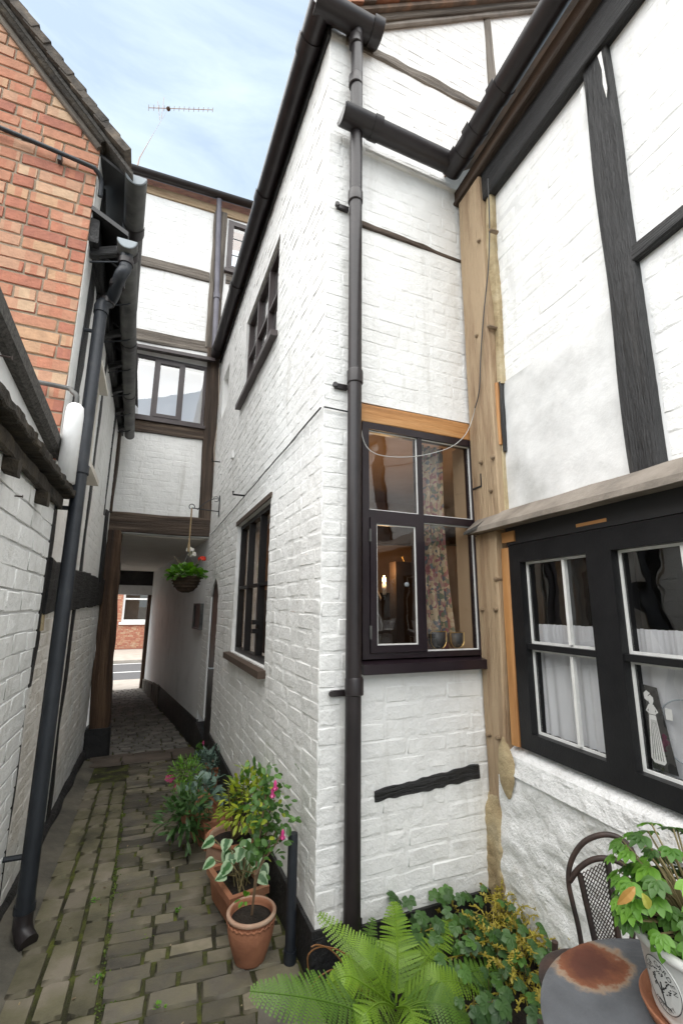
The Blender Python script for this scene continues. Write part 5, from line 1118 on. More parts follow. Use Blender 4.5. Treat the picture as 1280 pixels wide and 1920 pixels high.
def clump(m, c, rad, n, ln, wd, upb=.3, shape=None, droop=.3, seed=0, lo=0.0, inner=.35):
    rnd = random.Random(seed)
    for i in range(n):
        a, b = rnd.uniform(0, 2 * math.pi), rnd.uniform(lo, 1); r = inner + (1 - inner) * rnd.random() ** .6
        sn = math.sqrt(max(0, 1 - b * b)); d = Vector((math.cos(a) * sn, math.sin(a) * sn, b))
        p = Vector(c) + Vector((d.x * rad[0] * r, d.y * rad[1] * r, d.z * rad[2] * r)); out = (d + Vector((rnd.uniform(-.6, .6), rnd.uniform(-.6, .6), rnd.uniform(-.4, .5)))).normalized()
        nr = (Vector((0, 0, 1)) * (1 + upb) + d * .8 + Vector((rnd.uniform(-.5, .5), rnd.uniform(-.5, .5), 0))).normalized(); k = rnd.uniform(.65, 1.2)
        kw = {'shape': shape} if shape else {}
        m.leaf(p, out, nr, ln * k, wd * k, droop=droop * rnd.uniform(.3, 1.4), rnd=rnd.random(), **kw)
ROUND = ((0, .35), (.15, .9), (.5, 1.15), (.8, .85), (1, .35), (1.02, 0))
part('foliage', 'leaf_fresh', hb, lambda m: clump(m, (hx, hy, zt_ + .0), (BR * 1.45, BR * 1.45, .15), 190, .055, .06, shape=ROUND, seed=3))
def flower(m, c, r, n, seed, flat=.5):
    rnd = random.Random(seed); c = Vector(c)
    for i in range(n):
        a = rnd.uniform(0, 6.28); b = rnd.uniform(.05, 1); d = Vector((math.cos(a) * math.sqrt(1 - b * b), math.sin(a) * math.sqrt(1 - b * b), b * flat))
        for k in range(4):
            t = k * 1.57 + a; e = d.cross(Vector((.3, .2, 1))).normalized(); e2 = d.cross(e).normalized(); m.leaf(c + d * r * .8, e * math.cos(t) + e2 * math.sin(t) + d * .3, d, r * .5, r * .45, shape=((0, .3), (.5, 1), (1, .4), (1.02, 0)), rnd=rnd.random())
def at_depth(px, py, ref):
    d = ray(px, py); return CAMP + d * ((Vector(ref) - CAMP).dot(FW) / d.dot(FW))
rc = at_depth(379, 1048, hk); part('red_flower', 'red', hb, lambda m: flower(m, rc, .045, 14, 4))
for i, (px, py) in enumerate(((357, 1032), (360, 1040))): q = at_depth(px, py, hk - L.n * -.05); part('white_flower', 'petal_white', hb, lambda m: flower(m, q, .05, 14, 7 + i))
part('flower_stalk', 'stem', hb, lambda m: [m.tube([(hx, hy, zt_ + .05), (Vector((hx, hy, zt_)) + q) / 2 + Vector((0, 0, .03)), q], .0035, 5) for q in (rc, at_depth(326, 1043, hk), at_depth(336, 1050, hk))])
# ================================================================ THINGS SEEN THROUGH THE COTTAGE WINDOW
ct = MB(); n_u, n_z = 36, 10; gx = []
for j in range(n_z + 1):
    z = 1.19 + (2.30 - 1.19) * j / n_z; t = j / n_z; row = []
    for i in range(n_u + 1):
        s_ = i / n_u; u = (.60 + .19 * s_) + (.035 * (1 - t)) * (1 if s_ > .5 else .3) - .03 * math.sin(3 * t); row.append(ct.vert(G.p(u, -.13 + .018 * math.sin(s_ * 28 + t), z)))
    gx.append(row)
for j in range(n_z):
    for i in range(n_u): ct.face(gx[j][i], gx[j][i + 1], gx[j + 1][i + 1], gx[j + 1][i])
cu = ct.build('floral_curtain', 'floral', smooth=True, base=G.p(.7, -.13, 1.19), fix=False); tag(cu, 'faded floral curtain hanging inside the cottage gable window', 'curtain')
fboxes('window_reveal', 'tan_oak', cot, G, (.872, .905, -.16, -.052, 1.18, 2.31))
for i, (px, py, w) in enumerate(((818, 1199, 17), (853, 1199, 15))):
    c = G.pt(px, py, -.045); r_ = w * (c - CAMP).dot(FW) / FPX
    cp = thing('cup_ornament', c - Vector((0, 0, r_)), 'dark glass cup ornament in gold wire, ' + ('left of the pair in the window' if i == 0 else 'right of the pair in the window'), 'ornament', 'gold wire cups on the window ledge')
    part('cup', 'black_print', cp, lambda m: m.lathe((c.x, c.y, c.z), [(r_ * .3, -r_ * .95), (r_ * .7, -r_ * .8), (r_ * .92, -r_ * .3), (r_ * .95, r_ * .8), (r_ * .85, r_ * .8), (r_ * .8, 0)], 16), True)
    part('wire', 'gold', cp, lambda m: (m.tube([c + G.d * (r_ * 1.02 * math.cos(a)) + G.n * .018 + Vector((0, 0, r_ * (.9 if k in (0, 12) else -1.02 * math.sin(a))) ) for k, a in enumerate([i_ * math.pi / 12 for i_ in range(13)])], .0022, 5), m.tube([c + G.d * (-r_ * 1.02) + G.n * .018 + Vector((0, 0, r_ * .85)), c + G.d * (r_ * 1.02) + G.n * .018 + Vector((0, 0, r_ * .85))], .0022, 5)))
lc = G.pt(720, 1092, -1.1)
la = thing('candle_lamp', lc, 'lit candle-shaped wall lamp glowing inside the cottage', 'lamp')
part('bulb', 'flame', la, lambda m: m.lathe((lc.x, lc.y, lc.z), [(.006, -.005), (.014, .012), (.012, .03), (.004, .05)], 12), True)
part('candle', 'ceiling', la, lambda m: m.lathe((lc.x, lc.y, lc.z), [(.014, -.09), (.014, -.005), (.008, -.004)], 12), True)
part('arm', 'dark_wood', la, lambda m: m.tube([lc + Vector((0, 0, -.09)), lc + Vector((0, 0, -.13)) - G.n * .05, lc + Vector((0, 0, -.05)) - G.n * .12], .008, 8))
pl_ = bpy.data.lights.new('candle_light', 'POINT'); pl_.energy = 4.5; pl_.color = (1, .62, .3); pl_.shadow_soft_size = .04; po = bpy.data.objects.new('candle_light', pl_); COL.objects.link(po); po.parent = la; po.location = (0, 0, .09)
fr_ = thing('dark_filler', G.p(.9, -2.2, .1), 'dark block added inside the cottage room to darken the lower panes', 'filler block')
fboxes('dark_block', 'dark_wood', fr_, G, (.25, 2.0, -2.5, -2.05, .1, 1.48)); fboxes('dark_partition', 'dark_wood', fr_, G, (1.02, 1.3, -1.2, -1.1, .1, 1.75)); fboxes('block_top', 'dark_wood', fr_, G, (.25, 2.0, -2.5, -2.4, 1.48, 1.56))  # dark blocks and partition added to darken the view through the lower panes
pn = thing('hanging_pan', G.pt(765, 1075, -1.6), 'dark copper pan hanging from the beam inside the cottage', 'pan')
q = G.pt(765, 1078, -1.6); part('bowl', 'dark_wood', pn, lambda m: m.ball(q, .10, 14, .55), True); part('pan_handle', 'gold', pn, lambda m: m.tube([q + Vector((0, 0, .03)), q + G.d * -.06 + Vector((0, 0, .16))], .008, 6))
q = G.pt(762, 1096, -.05); kn = part('knob', 'zinc', win, lambda m: m.ball(q, .013, 8))
# ================================================================ THINGS IN THE RIGHT-HAND WINDOW
for i, (a, b) in enumerate(((.30, .71), (.79, 1.30))):
    m = MB(); rows = []; n_u = 70
    for j in range(9):
        t = j / 8; z = .84 + (1.335 - .84) * t; row = []
        for k in range(n_u + 1):
            s_ = k / n_u; u = a + (b - a) * s_; fold = .006 * math.sin(s_ * 46 + 2 * math.sin(s_ * 9 + i) + t * .8) * (1.1 - .4 * t) + (.004 * math.sin(s_ * 150) if t > .85 else 0)
            row.append(m.vert(R.p(u, -.068 + fold, z + (.005 * noise.noise((s_ * 40, i, 0)) if j == 8 else 0))))
        rows.append(row)
    for x, y in zip(rows, rows[1:]):
        for k in range(n_u): m.face(x[k], x[k + 1], y[k + 1], y[k])
    c = m.build('net_curtain', 'net', smooth=True, base=R.p((a + b) / 2, -.1, .84), fix=False); tag(c, ('white net curtain behind the casement nearest the oak post', 'white net curtain behind the casement at the right edge')[i], 'curtain', 'half-height net curtains')
u0, z0 = R.at(1182, 1300, -.045)
cd = thing('figure_card', R.p(.80, -.05, .9), 'black card with a white drawing of a long-skirted lady in the window', 'picture')
CU, CZ = .852, 1.03
part('card', 'black_print', cd, lambda m: m.hexa([R.p(CU - .034, -.052, .885), R.p(CU + .05, -.052, .885), R.p(CU + .05, -.049, .885), R.p(CU - .034, -.049, .885), R.p(CU - .044, -.052, 1.15), R.p(CU + .012, -.052, 1.145), R.p(CU + .012, -.049, 1.145), R.p(CU - .044, -.049, 1.15)]))
def lady(m):
    o = -.0475; S = lambda pts: m.poly([R.p(CU - .012 + x, o, z) for x, z in pts])
    S([(-.012, 1.055), (.012, 1.055), (.030, .915), (.022, .905), (-.012, .905), (-.022, .918)]); S([(-.013, 1.057), (.013, 1.057), (.010, 1.088), (-.010, 1.088)])
    S([(-.005, 1.088), (.005, 1.088), (.010, 1.100), (.010, 1.112), (.0, 1.120), (-.009, 1.112), (-.009, 1.100)]); S([(-.012, 1.084), (-.022, 1.066), (-.006, 1.056), (-.005, 1.060), (-.016, 1.067), (-.008, 1.08)]); S([(.012, 1.084), (.022, 1.066), (.006, 1.056), (.005, 1.060), (.016, 1.067), (.008, 1.08)])
    S([(-.010, 1.096), (-.022, 1.104), (-.023, 1.122), (-.012, 1.132), (.001, 1.124), (-.008, 1.116)])
part('figure', 'putty', cd, lady)
part('skirt_folds', 'black_print', cd, lambda m: [m.poly([R.p(CU - .012 + x * .5, -.0468, 1.04), R.p(CU - .012 + x * .5 + .0012, -.0468, 1.04), R.p(CU - .012 + x + .002, -.0468, .915), R.p(CU - .012 + x, -.0468, .915)]) for x in (-.014, -.006, .003, .012, .02)])
hp_ = thing('glass_disc', R.p(.98, -.06, .9), 'clear round glass disc leaning behind the right window', 'glass disc')
part('rim', 'zinc', hp_, lambda m: m.tube([R.p(.95 + .10 * math.cos(a), -.055, 1.02 + .10 * math.sin(a)) for a in [i_ * math.pi / 20 for i_ in range(41)]], .0022, 6))
part('label_card', 'putty', hp_, lambda m: m.quad(R.p(.885, -.05, 1.05), R.p(.908, -.05, 1.05), R.p(.908, -.05, 1.085), R.p(.885, -.05, 1.085)))
# ================================================================ POTS AND PLANTS ALONG THE COTTAGE
def hp(px, py, z):
    d = ray(px, py); return CAMP + d * ((z - EYE) / d.z)
def pxs(p): return (Vector(p) - CAMP).dot(FW) / FPX
def pot(name, parent, c, r, h, mat, rimmat=None, belly=1.04, foot=.60, dec=True):
    prof = [(r * foot, 0), (r * foot * 1.03, h * .03), (r * (foot + .16), h * .25), (r * (foot + .30), h * .5), (r * belly * .93, h * .72), (r * .93, h * .84), (r * .9, h * .88), (r * .96, h * .90), (r * 1.0, h * .94), (r * .99, h * .985), (r * .93, h), (r * .86, h * .985), (r * .84, h * .90), (r * .80, h * .74)]
    p = part(name, mat, parent, lambda m: m.lathe(c, prof, 40), True)
    part('rim', rimmat or mat, p, lambda m: m.lathe(c, [(r * .95, h * .905), (r * 1.015, h * .925), (r * 1.02, h * .975), (r * .96, h * 1.006), (r * .88, h * .99), (r * .86, h * .93)], 40, cap=False), True)
    if dec: part('rope_band', mat, p, lambda m: m.tube([(c[0] + r * .95 * math.cos(a), c[1] + r * .95 * math.sin(a), c[2] + h * .83 + .004 * math.sin(a * 26)) for a in [i * math.pi / 52 for i in range(105)]], .005, 6), True)
    part('soil', 'soil', parent, lambda m: m.lathe((c[0], c[1], c[2] + h * .83), [(r * .86, 0), (r * .6, .008), (r * .3, .014), (.001, .016)], 24), True)
    return p
# front pot with a leggy fuchsia
b0 = gp(468, 1797); rA = 46 * pxs(hp(468, 1703, .2)); zA = zat(468, 1705, b0) - b0.z
fu = thing('potted_fuchsia', b0, 'leggy fuchsia with pink flowers in the nearest terracotta pot', 'potted plant', 'potted plants along the cottage wall')
pot('pot', fu, b0, rA, zA, 'terracotta', 'terra_pale')
st0 = b0 + Vector((0, 0, zA * .8)); sp = lambda px, py, k=0.0: at_depth(px, py, b0 + ADIR * k)
stems = [[st0, sp(478, 1650), sp(483, 1600, .04), sp(490, 1545, .05), sp(500, 1480, .08)], [st0, sp(483, 1640, .03), sp(500, 1595, .06), sp(520, 1555, .08)], [sp(479, 1640), sp(497, 1610, .02), sp(515, 1585, .02), sp(530, 1560, .02)], [sp(484, 1590, .05), sp(500, 1560, .1), sp(505, 1525, .1), sp(515, 1500, .12)]]
part('stem', 'stem_brown', fu, lambda m: [m.tube(smoothp(s_, 3), [.006] + [.004] * (len(smoothp(s_, 3)) - 1), 6) for s_ in stems])
def along(m, path, n, ln, wd, seed, spread=.05, **k):
    rnd = random.Random(seed); P = smoothp(path, 6)
    for i in range(n):
        p = P[rnd.randrange(len(P))] + Vector((rnd.gauss(0, spread), rnd.gauss(0, spread), rnd.gauss(0, spread * .9))); d = Vector((rnd.uniform(-1, 1), rnd.uniform(-1, 1), rnd.uniform(-.7, .3))); q = rnd.uniform(.7, 1.25)
        m.leaf(p, d, Vector((rnd.uniform(-.5, .5), rnd.uniform(-.9, .1), 1)), ln * q, wd * q, rnd=rnd.random(), **k)
part('foliage', 'leaf_mid', fu, lambda m: (along(m, [sp(480, 1600, .02), sp(490, 1545, .05), sp(497, 1490, .08), sp(505, 1465, .08)], 150, .034, .022, 3, .034), along(m, [sp(510, 1590, .02), sp(520, 1550, .06), sp(528, 1520, .08)], 80, .032, .02, 4, .028)))
part('foliage_pale', 'leaf_yellow', fu, lambda m: along(m, [sp(483, 1590, .02), sp(495, 1530, .06), sp(515, 1500, .08)], 26, .03, .02, 5, .04))
part('sprout', 'leaf_bright', fu, lambda m: clump(m, sp(460, 1690, -.02), (.02, .02, .03), 8, .025, .016, seed=8))
for i, (px, py) in enumerate(((511, 1488), (516, 1474), (530, 1566))):
    q = sp(px, py, -.02); part('flower', 'pink', fu, lambda m: (m.lathe(q, [(.002, .022), (.007, .012), (.006, 0), (.011, -.012), (.003, -.018)], 8), [m.leaf(q, (math.cos(a), math.sin(a), -.5), (0, 0, 1), .018, .009) for a in (0, 1.6, 3.1, 4.7)]), True)
# rectangular trough with variegated leaves
tA, tB = hp(432, 1685, .13), hp(502, 1660, .13); g0 = gz(tA.x, tA.y)
tx = (tB - tA); tx.z = 0; tw = tx.length; tx.normalize(); ty = Vector((-tx.y, tx.x, 0)); tl_ = .30
if ty.dot(ADIR) < 0: ty = -ty
tr = thing('planted_trough', (tA.x, tA.y, g0), 'rectangular terracotta trough of silver-veined heart-shaped leaves', 'potted plant', 'potted plants along the cottage wall')
def trough(m, A, w, l, z0, z1, t=.018, ins=.02):
    c = lambda x, y, z: A + tx * x + ty * y + Vector((0, 0, z - A.z))
    m.hexa([c(ins, ins, z0), c(w - ins, ins, z0), c(w - ins, l - ins, z0), c(ins, l - ins, z0), c(.004, .004, z1 - .02), c(w - .004, .004, z1 - .02), c(w - .004, l - .004, z1 - .02), c(.004, l - .004, z1 - .02)])
    for x0, x1, y0, y1 in ((-.006, w + .006, -.006, t), (-.006, w + .006, l - t, l + .006), (-.006, t, t, l - t), (w - t, w + .006, t, l - t)): m.hexa([c(x0, y0, z1 - .03), c(x1, y0, z1 - .03), c(x1, y1, z1 - .03), c(x0, y1, z1 - .03), c(x0, y0, z1), c(x1, y0, z1), c(x1, y1, z1), c(x0, y1, z1)])
part('trough', 'terracotta', tr, lambda m: trough(m, tA, tw, tl_, g0, .13))
part('soil', 'soil', tr, lambda m: m.quad(*[tA + tx * x + ty * y + Vector((0, 0, -.019)) for x, y in ((.015, .015), (tw - .015, .015), (tw - .015, tl_ - .015), (.015, tl_ - .015))]))
HEART = ((0, .45), (.06, .85), (.25, 1.05), (.55, .9), (.82, .5), (1, .08), (1.01, 0))
rnd = random.Random(15); tc_ = tA + tx * tw * .5 + ty * .12
ls = [(402, 1574), (428, 1573), (430, 1592), (455, 1590), (446, 1585), (468, 1588), (402, 1612), (433, 1618), (456, 1612), (447, 1600), (465, 1628), (480, 1600), (437, 1600), (485, 1640), (474, 1612), (425, 1640), (490, 1622), (460, 1575)]
for i, (px, py) in enumerate(ls):
    p = at_depth(px, py, tc_ + ty * rnd.uniform(-.10, .10)); d = Vector(((px - 448) * .02 + rnd.uniform(-.3, .3), rnd.uniform(-.9, -.2), rnd.uniform(-.5, .1))); ln = rnd.uniform(.050, .066)
    part('leaf', 'leaf_cycl', tr, lambda m: m.leaf(p, d, (rnd.uniform(-.2, .2), -.6, 1), ln, ln * .92, shape=HEART, droop=.25, fold=.1), True)
    root = tc_ + tx * rnd.uniform(-.05, .05) + ty * rnd.uniform(-.1, .1); root.z = .11
    part('stalk', 'stem', tr, lambda m: m.tube([root, (root + p) / 2 + Vector((0, 0, .02)), p], .003, 5))
# second, taller pot with yellow-green shrub
b1 = gp(432, 1652); hB = zat(429, 1562, b1) - b1.z; rB_ = b1 + Vector((0, 0, hB)); rB = 49 * pxs(rB_)
sh = thing('potted_yellow_shrub', b1, 'tall terracotta pot spilling fine yellow-green foliage', 'potted plant', 'potted plants along the cottage wall')
pot('pot', sh, b1, rB, hB, 'terra_pale', 'terracotta', belly=1.0, foot=.66, dec=False)
sc = at_depth(466, 1508, b1 + ADIR * .05)
part('foliage', 'leaf_yellow', sh, lambda m: clump(m, sc, (.17, .16, .17), 340, .05, .018, lo=-.5, seed=21, inner=.15))
part('foliage_green', 'leaf_mid', sh, lambda m: clump(m, sc + Vector((.05, .05, .02)), (.16, .17, .19), 170, .05, .02, lo=-.3, seed=22, inner=.2))
part('stem', 'stem', sh, lambda m: [m.tube([b1 + Vector((0, 0, hB * .8)), sc + Vector((random.uniform(-.12, .12), random.uniform(-.12, .12), random.uniform(-.05, .12)))], .0035, 5) for _ in range(14)])
# a long trough and small pots further back
t2 = hp(384, 1545, .10); m = MB()
lt2 = thing('long_trough_planting', (t2.x, t2.y, gz(t2.x, t2.y)), 'long terracotta trough half hidden under dark trailing leaves', 'potted plant', 'potted plants along the cottage wall')
part('trough', 'terracotta', lt2, lambda m: trough(m, t2, .17, .55, gz(t2.x, t2.y) - .05, .10))
part('foliage', 'leaf_dark', lt2, lambda m: (clump(m, at_depth(348, 1535, t2), (.13, .15, .14), 190, .075, .02, lo=-.8, seed=31, inner=.1), clump(m, at_depth(360, 1505, t2), (.10, .14, .10), 90, .07, .02, lo=-.6, seed=32, inner=.1)))
part('foliage_blue', 'leaf_blue', lt2, lambda m: (clump(m, at_depth(385, 1490, t2 + ADIR * .25), (.13, .16, .09), 120, .055, .04, seed=33, lo=-.3),))
pc = hp(364, 1478, .08); gq = Vector((pc.x, pc.y, gz(pc.x, pc.y)))
p3 = thing('potted_feathery_herb', gq, 'small terracotta pot with feathery bright green herb', 'potted plant', 'potted plants along the cottage wall')
pot('pot', p3, gq, .075, .17, 'terracotta', foot=.7, dec=False)
part('foliage', 'leaf_bright', p3, lambda m: clump(m, at_depth(350, 1452, gq), (.12, .12, .12), 620, .04, .007, lo=-.8, seed=41, inner=.2))
bl = gp(400, 1480); bl = bl - XDIR * -.02
p4 = thing('potted_grey_shrub', bl, 'grey-blue leaved shrub in a pot below the pink geranium', 'potted plant', 'potted plants along the cottage wall')
pot('pot', p4, bl, .11, .2, 'terracotta', foot=.7, dec=False)
bc = at_depth(400, 1437, bl)
part('foliage', 'leaf_blue', p4, lambda m: (clump(m, bc, (.16, .16, .16), 420, .045, .014, lo=-.7, seed=43, inner=.1), clump(m, bc - XDIR * .08 + Vector((0, 0, .05)), (.1, .1, .1), 120, .04, .016, lo=-.5, seed=46)))
gg = gp(392, 1425) + ADIR * .1
p5 = thing('potted_pink_geranium', gg, 'pink flowered geranium in the pot furthest along the wall', 'potted plant', 'potted plants along the cottage wall')
pot('pot', p5, gg, .07, .09, 'terracotta', foot=.7, dec=False)
part('foliage', 'leaf_mid', p5, lambda m: clump(m, at_depth(392, 1410, gg), (.13, .13, .10), 130, .06, .06, shape=ROUND, seed=44, lo=-.3))
for i, (px, py) in enumerate(((386, 1393), (393, 1391), (400, 1389))): q = at_depth(px, py, gg); part('flower', 'pink', p5, lambda m: flower(m, q, .042, 14, 50 + i))
part('stalk', 'stem', p5, lambda m: [m.tube([at_depth(392, 1415, gg), at_depth(px, 1393, gg)], .003, 5) for px in (387, 394, 400)])
ig = at_depth(335, 1474, gq + XDIR * -.05)
fp = thing('leaning_pink_geranium', gq + Vector((.03, .05, 0)), 'two pink geranium heads leaning out over the paving', 'flower')
for i, (px, py) in enumerate(((318, 1461), (336, 1474))):
    q = at_depth(px, py, gq); part('flower', 'pink', fp, lambda m: flower(m, q, .04, 16, 60 + i)); part('stalk', 'stem', fp, lambda m: m.tube([at_depth(362, 1495, gq), (at_depth(350, 1478, gq)), q], .003, 5))
# capped stub pipe at the foot of the wall
su, sz_ = L.at(541, 1797, .06)
vp_ = thing('stub_pipe', L.p(su, .06, 0), 'short black stub pipe standing against the cottage plinth', 'pipe')
sp0 = L.p(su, .055, -.05); stop_z = zat(543, 1562, sp0)
part('pipe', 'black_iron', vp_, lambda m: m.tube([(sp0.x, sp0.y, -.05), (sp0.x, sp0.y, stop_z - .01), (sp0.x, sp0.y, stop_z)], [.021, .021, .019], 14), 'auto')
part('socket', 'black_iron', vp_, lambda m: m.tube([(sp0.x, sp0.y, .0), (sp0.x, sp0.y, .045)], .026, 14), 'auto')
# ================================================================ FERN AND GROUND PLANTS IN THE CORNER BED
part_bed = MB()
bedpts = []
for i in range(13):
    row = []
    for j in range(9): u, o = -.02 + 1.0 * i / 12, .01 + .62 * j / 8; row.append(part_bed.vert(G.p(u, o, .03 + .03 * noise.noise((u * 6, o * 6, 1)) - .045 * (j == 8) - .03 * (i == 0))))
    bedpts.append(row)
for a, b in zip(bedpts, bedpts[1:]):
    for j in range(8): part_bed.face(a[j], a[j + 1], b[j + 1], b[j])
tag(part_bed.build('planting_bed', 'soil', smooth=True, fix=False), kind='structure')
def frond(m, path, width, pairs, seed, curl=.15):
    rnd = random.Random(seed); P = smoothp(path, 8); n = len(P)
    m.tube(P, [.0035 * (1 - .75 * i / n) + .0006 for i in range(n)], 5)
    view = (CAMP - P[n // 2]).normalized()
    for i in range(pairs):
        t = .10 + .90 * i / pairs; f = t * (n - 1); k = int(f); c = P[k].lerp(P[min(k + 1, n - 1)], f - k); ax = (P[min(k + 1, n - 1)] - P[max(k - 1, 0)]).normalized()
        nrm = (Vector((0, 0, .8)) + view * .9); nrm = (nrm - ax * nrm.dot(ax)).normalized(); sd_ = ax.cross(nrm).normalized()
        w = width * (min(1, (t + .12) * 2.6) ** .7) * (1 - t) ** .62 * rnd.uniform(.92, 1.06)
        if w < .006: continue
        for sg in (-1, 1):
            d = (sd_ * sg + ax * .42 - nrm * rnd.uniform(0, .25)).normalized(); np_ = max(3, int(w / .0062)); gap = (P[-1] - P[0]).length * .95 / pairs; q0 = rnd.random() * .6 + .4 * t
            for j in range(np_):
                s_ = (j + .5) / np_; c2 = c + d * (w * s_) - nrm * (curl * w * s_ * s_); pl_ = min(w * .20, gap * .50) * (1 - s_) ** .5 + .0016
                e = nrm.cross(d).normalized()
                for s2 in (-1, 1):
                    dd = (e * s2 + d * .55).normalized(); a0, b0_ = c2 - d * .0024, c2 + d * .0026
                    i1, i2, i3, i4 = m.vert(a0, (s_, 0, q0)), m.vert(b0_, (s_, 0, q0)), m.vert(b0_ + dd * pl_ * .9, (s_, 1, q0)), m.vert(a0 + dd * pl_, (s_, 1, q0)); m.face(i1, i2, i3, i4)
            m.tube([c, c + d * (w * .5) - nrm * (curl * w * .25), c + d * w - nrm * (curl * w)], [.0012, .0009, .0005], 3, cap=False)
fe = thing('fern', G.p(.30, .32, .03), 'large bright green fern growing at the foot of the downpipe', 'fern')
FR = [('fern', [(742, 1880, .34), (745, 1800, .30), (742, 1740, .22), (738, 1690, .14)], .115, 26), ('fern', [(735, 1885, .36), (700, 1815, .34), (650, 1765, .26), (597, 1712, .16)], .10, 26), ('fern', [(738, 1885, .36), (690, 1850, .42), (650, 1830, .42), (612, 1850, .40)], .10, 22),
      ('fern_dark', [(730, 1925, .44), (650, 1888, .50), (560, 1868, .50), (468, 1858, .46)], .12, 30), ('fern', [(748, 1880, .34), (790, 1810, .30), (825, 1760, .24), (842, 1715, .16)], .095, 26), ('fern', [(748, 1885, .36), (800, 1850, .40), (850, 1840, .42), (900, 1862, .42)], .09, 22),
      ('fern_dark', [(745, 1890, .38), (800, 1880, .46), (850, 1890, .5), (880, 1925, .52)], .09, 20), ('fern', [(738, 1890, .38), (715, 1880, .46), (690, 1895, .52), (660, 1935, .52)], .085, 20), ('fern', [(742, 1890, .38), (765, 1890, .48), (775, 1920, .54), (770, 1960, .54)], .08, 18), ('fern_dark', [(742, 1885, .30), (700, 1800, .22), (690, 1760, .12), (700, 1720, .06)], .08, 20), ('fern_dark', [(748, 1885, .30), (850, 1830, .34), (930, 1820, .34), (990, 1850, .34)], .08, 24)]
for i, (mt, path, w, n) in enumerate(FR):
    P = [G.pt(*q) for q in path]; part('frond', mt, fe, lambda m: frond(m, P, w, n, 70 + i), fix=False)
part('dead_frond', 'brown_dead', fe, lambda m: [m.tube(smoothp([G.pt(px, py, .36) for px, py in pp], 4), .0022, 5) for pp in ([(700, 1880), (660, 1800), (610, 1775), (578, 1790), (580, 1830)], [(700, 1880), (640, 1820), (600, 1830), (585, 1850)], [(690, 1870), (630, 1790), (598, 1772), (583, 1776)], [(705, 1880), (650, 1840), (612, 1845)])])
LOBE = ((0, .5), (.12, 1.0), (.3, .85), (.45, 1.1), (.62, .85), (.8, .7), (1, .15), (1.01, 0))
hx_ = thing('ground_cover_plant', G.p(.62, .25, .03), 'dark green lobed-leaf plant filling the corner bed beside the fern', 'plant')
rnd = random.Random(81); gm = MB(); gm2 = MB()
for i in range(210):
    u, o = rnd.uniform(.30, .93), rnd.uniform(.03, .60); p = G.p(u, o, .05 + rnd.uniform(.03, .19) * (1 - .5 * o)); ln = rnd.uniform(.030, .062); a = rnd.uniform(0, 6.28)
    if u > .70 and o < .34 and rnd.random() < .6: continue
    gm = MB(); nr = (G.n * .7 + Vector((rnd.uniform(-.5, .5), rnd.uniform(-.5, .5), 1))).normalized(); f0 = Vector((math.cos(a), math.sin(a), rnd.uniform(-.3, .35))); f0 = (f0 - nr * f0.dot(nr)).normalized(); e_ = nr.cross(f0); q_ = rnd.random(); [gm.leaf(p, f0 * math.cos(an) + e_ * math.sin(an), nr, ln * .72 * (1 - .12 * abs(an)), ln * .5, shape=((0, .2), (.45, 1), (.8, .7), (1, 0)), fold=.2, droop=.25, rnd=q_) for an in (-1.9, -.95, 0, .95, 1.9)]; gm.build('leaf', 'leaf_dark' if rnd.random() < .6 else 'leaf_mid', hx_, True, fix=False)
part('stem', 'stem', hx_, lambda m: [m.tube([G.p(u, o, .02), G.p(u + rnd.uniform(-.03, .03), o + rnd.uniform(-.03, .03), .15)], .002, 4) for u, o in [(rnd.uniform(.35, .95), rnd.uniform(.05, .5)) for _ in range(50)]])
yw = thing('wiry_yellow_plant', G.p(.82, .22, .03), 'tangle of wiry yellow-green stems by the base of the oak post', 'plant')
wm = MB()
for i in range(150):
    u, o = rnd.uniform(.62, 1.02), rnd.uniform(.06, .48); p = G.p(u, o, .05); d = Vector((rnd.uniform(-1, 1), rnd.uniform(-1, .4), rnd.uniform(.6, 1.6))).normalized(); ln = rnd.uniform(.24, .42)
    P = [p + d * (ln * t) + Vector((.02 * noise.noise((i, t * 3, 0)), .02 * noise.noise((i, t * 3, 5)), -.16 * ln * 3 * t * t)) for t in (0, .25, .5, .75, 1)]; wm.tube(smoothp(P, 3), .0019, 4)
    for t in range(34):
        k = rnd.uniform(.15, 1); c = P[min(3, int(k * 4))].lerp(P[min(4, int(k * 4) + 1)], k * 4 - int(k * 4)); wm.leaf(c, (rnd.uniform(-1, 1), rnd.uniform(-1, 1), rnd.uniform(-.5, 1)), (0, 0, 1), rnd.uniform(.009, .018), .007, rnd=rnd.random())
wm.build('growth', 'yellow_stem', yw, fix=False)
part('rubble', 'concrete', tag(thing('rubble_stone', G.p(.95, .5, .02), 'small pale stone lying at the edge of the bed', 'stone')), lambda m: m.beam(hp(905, 1905, .05), hp(945, 1905, .05), (0, .035, 0), (0, 0, .03), seg=3, wob=.02, bev=.012))
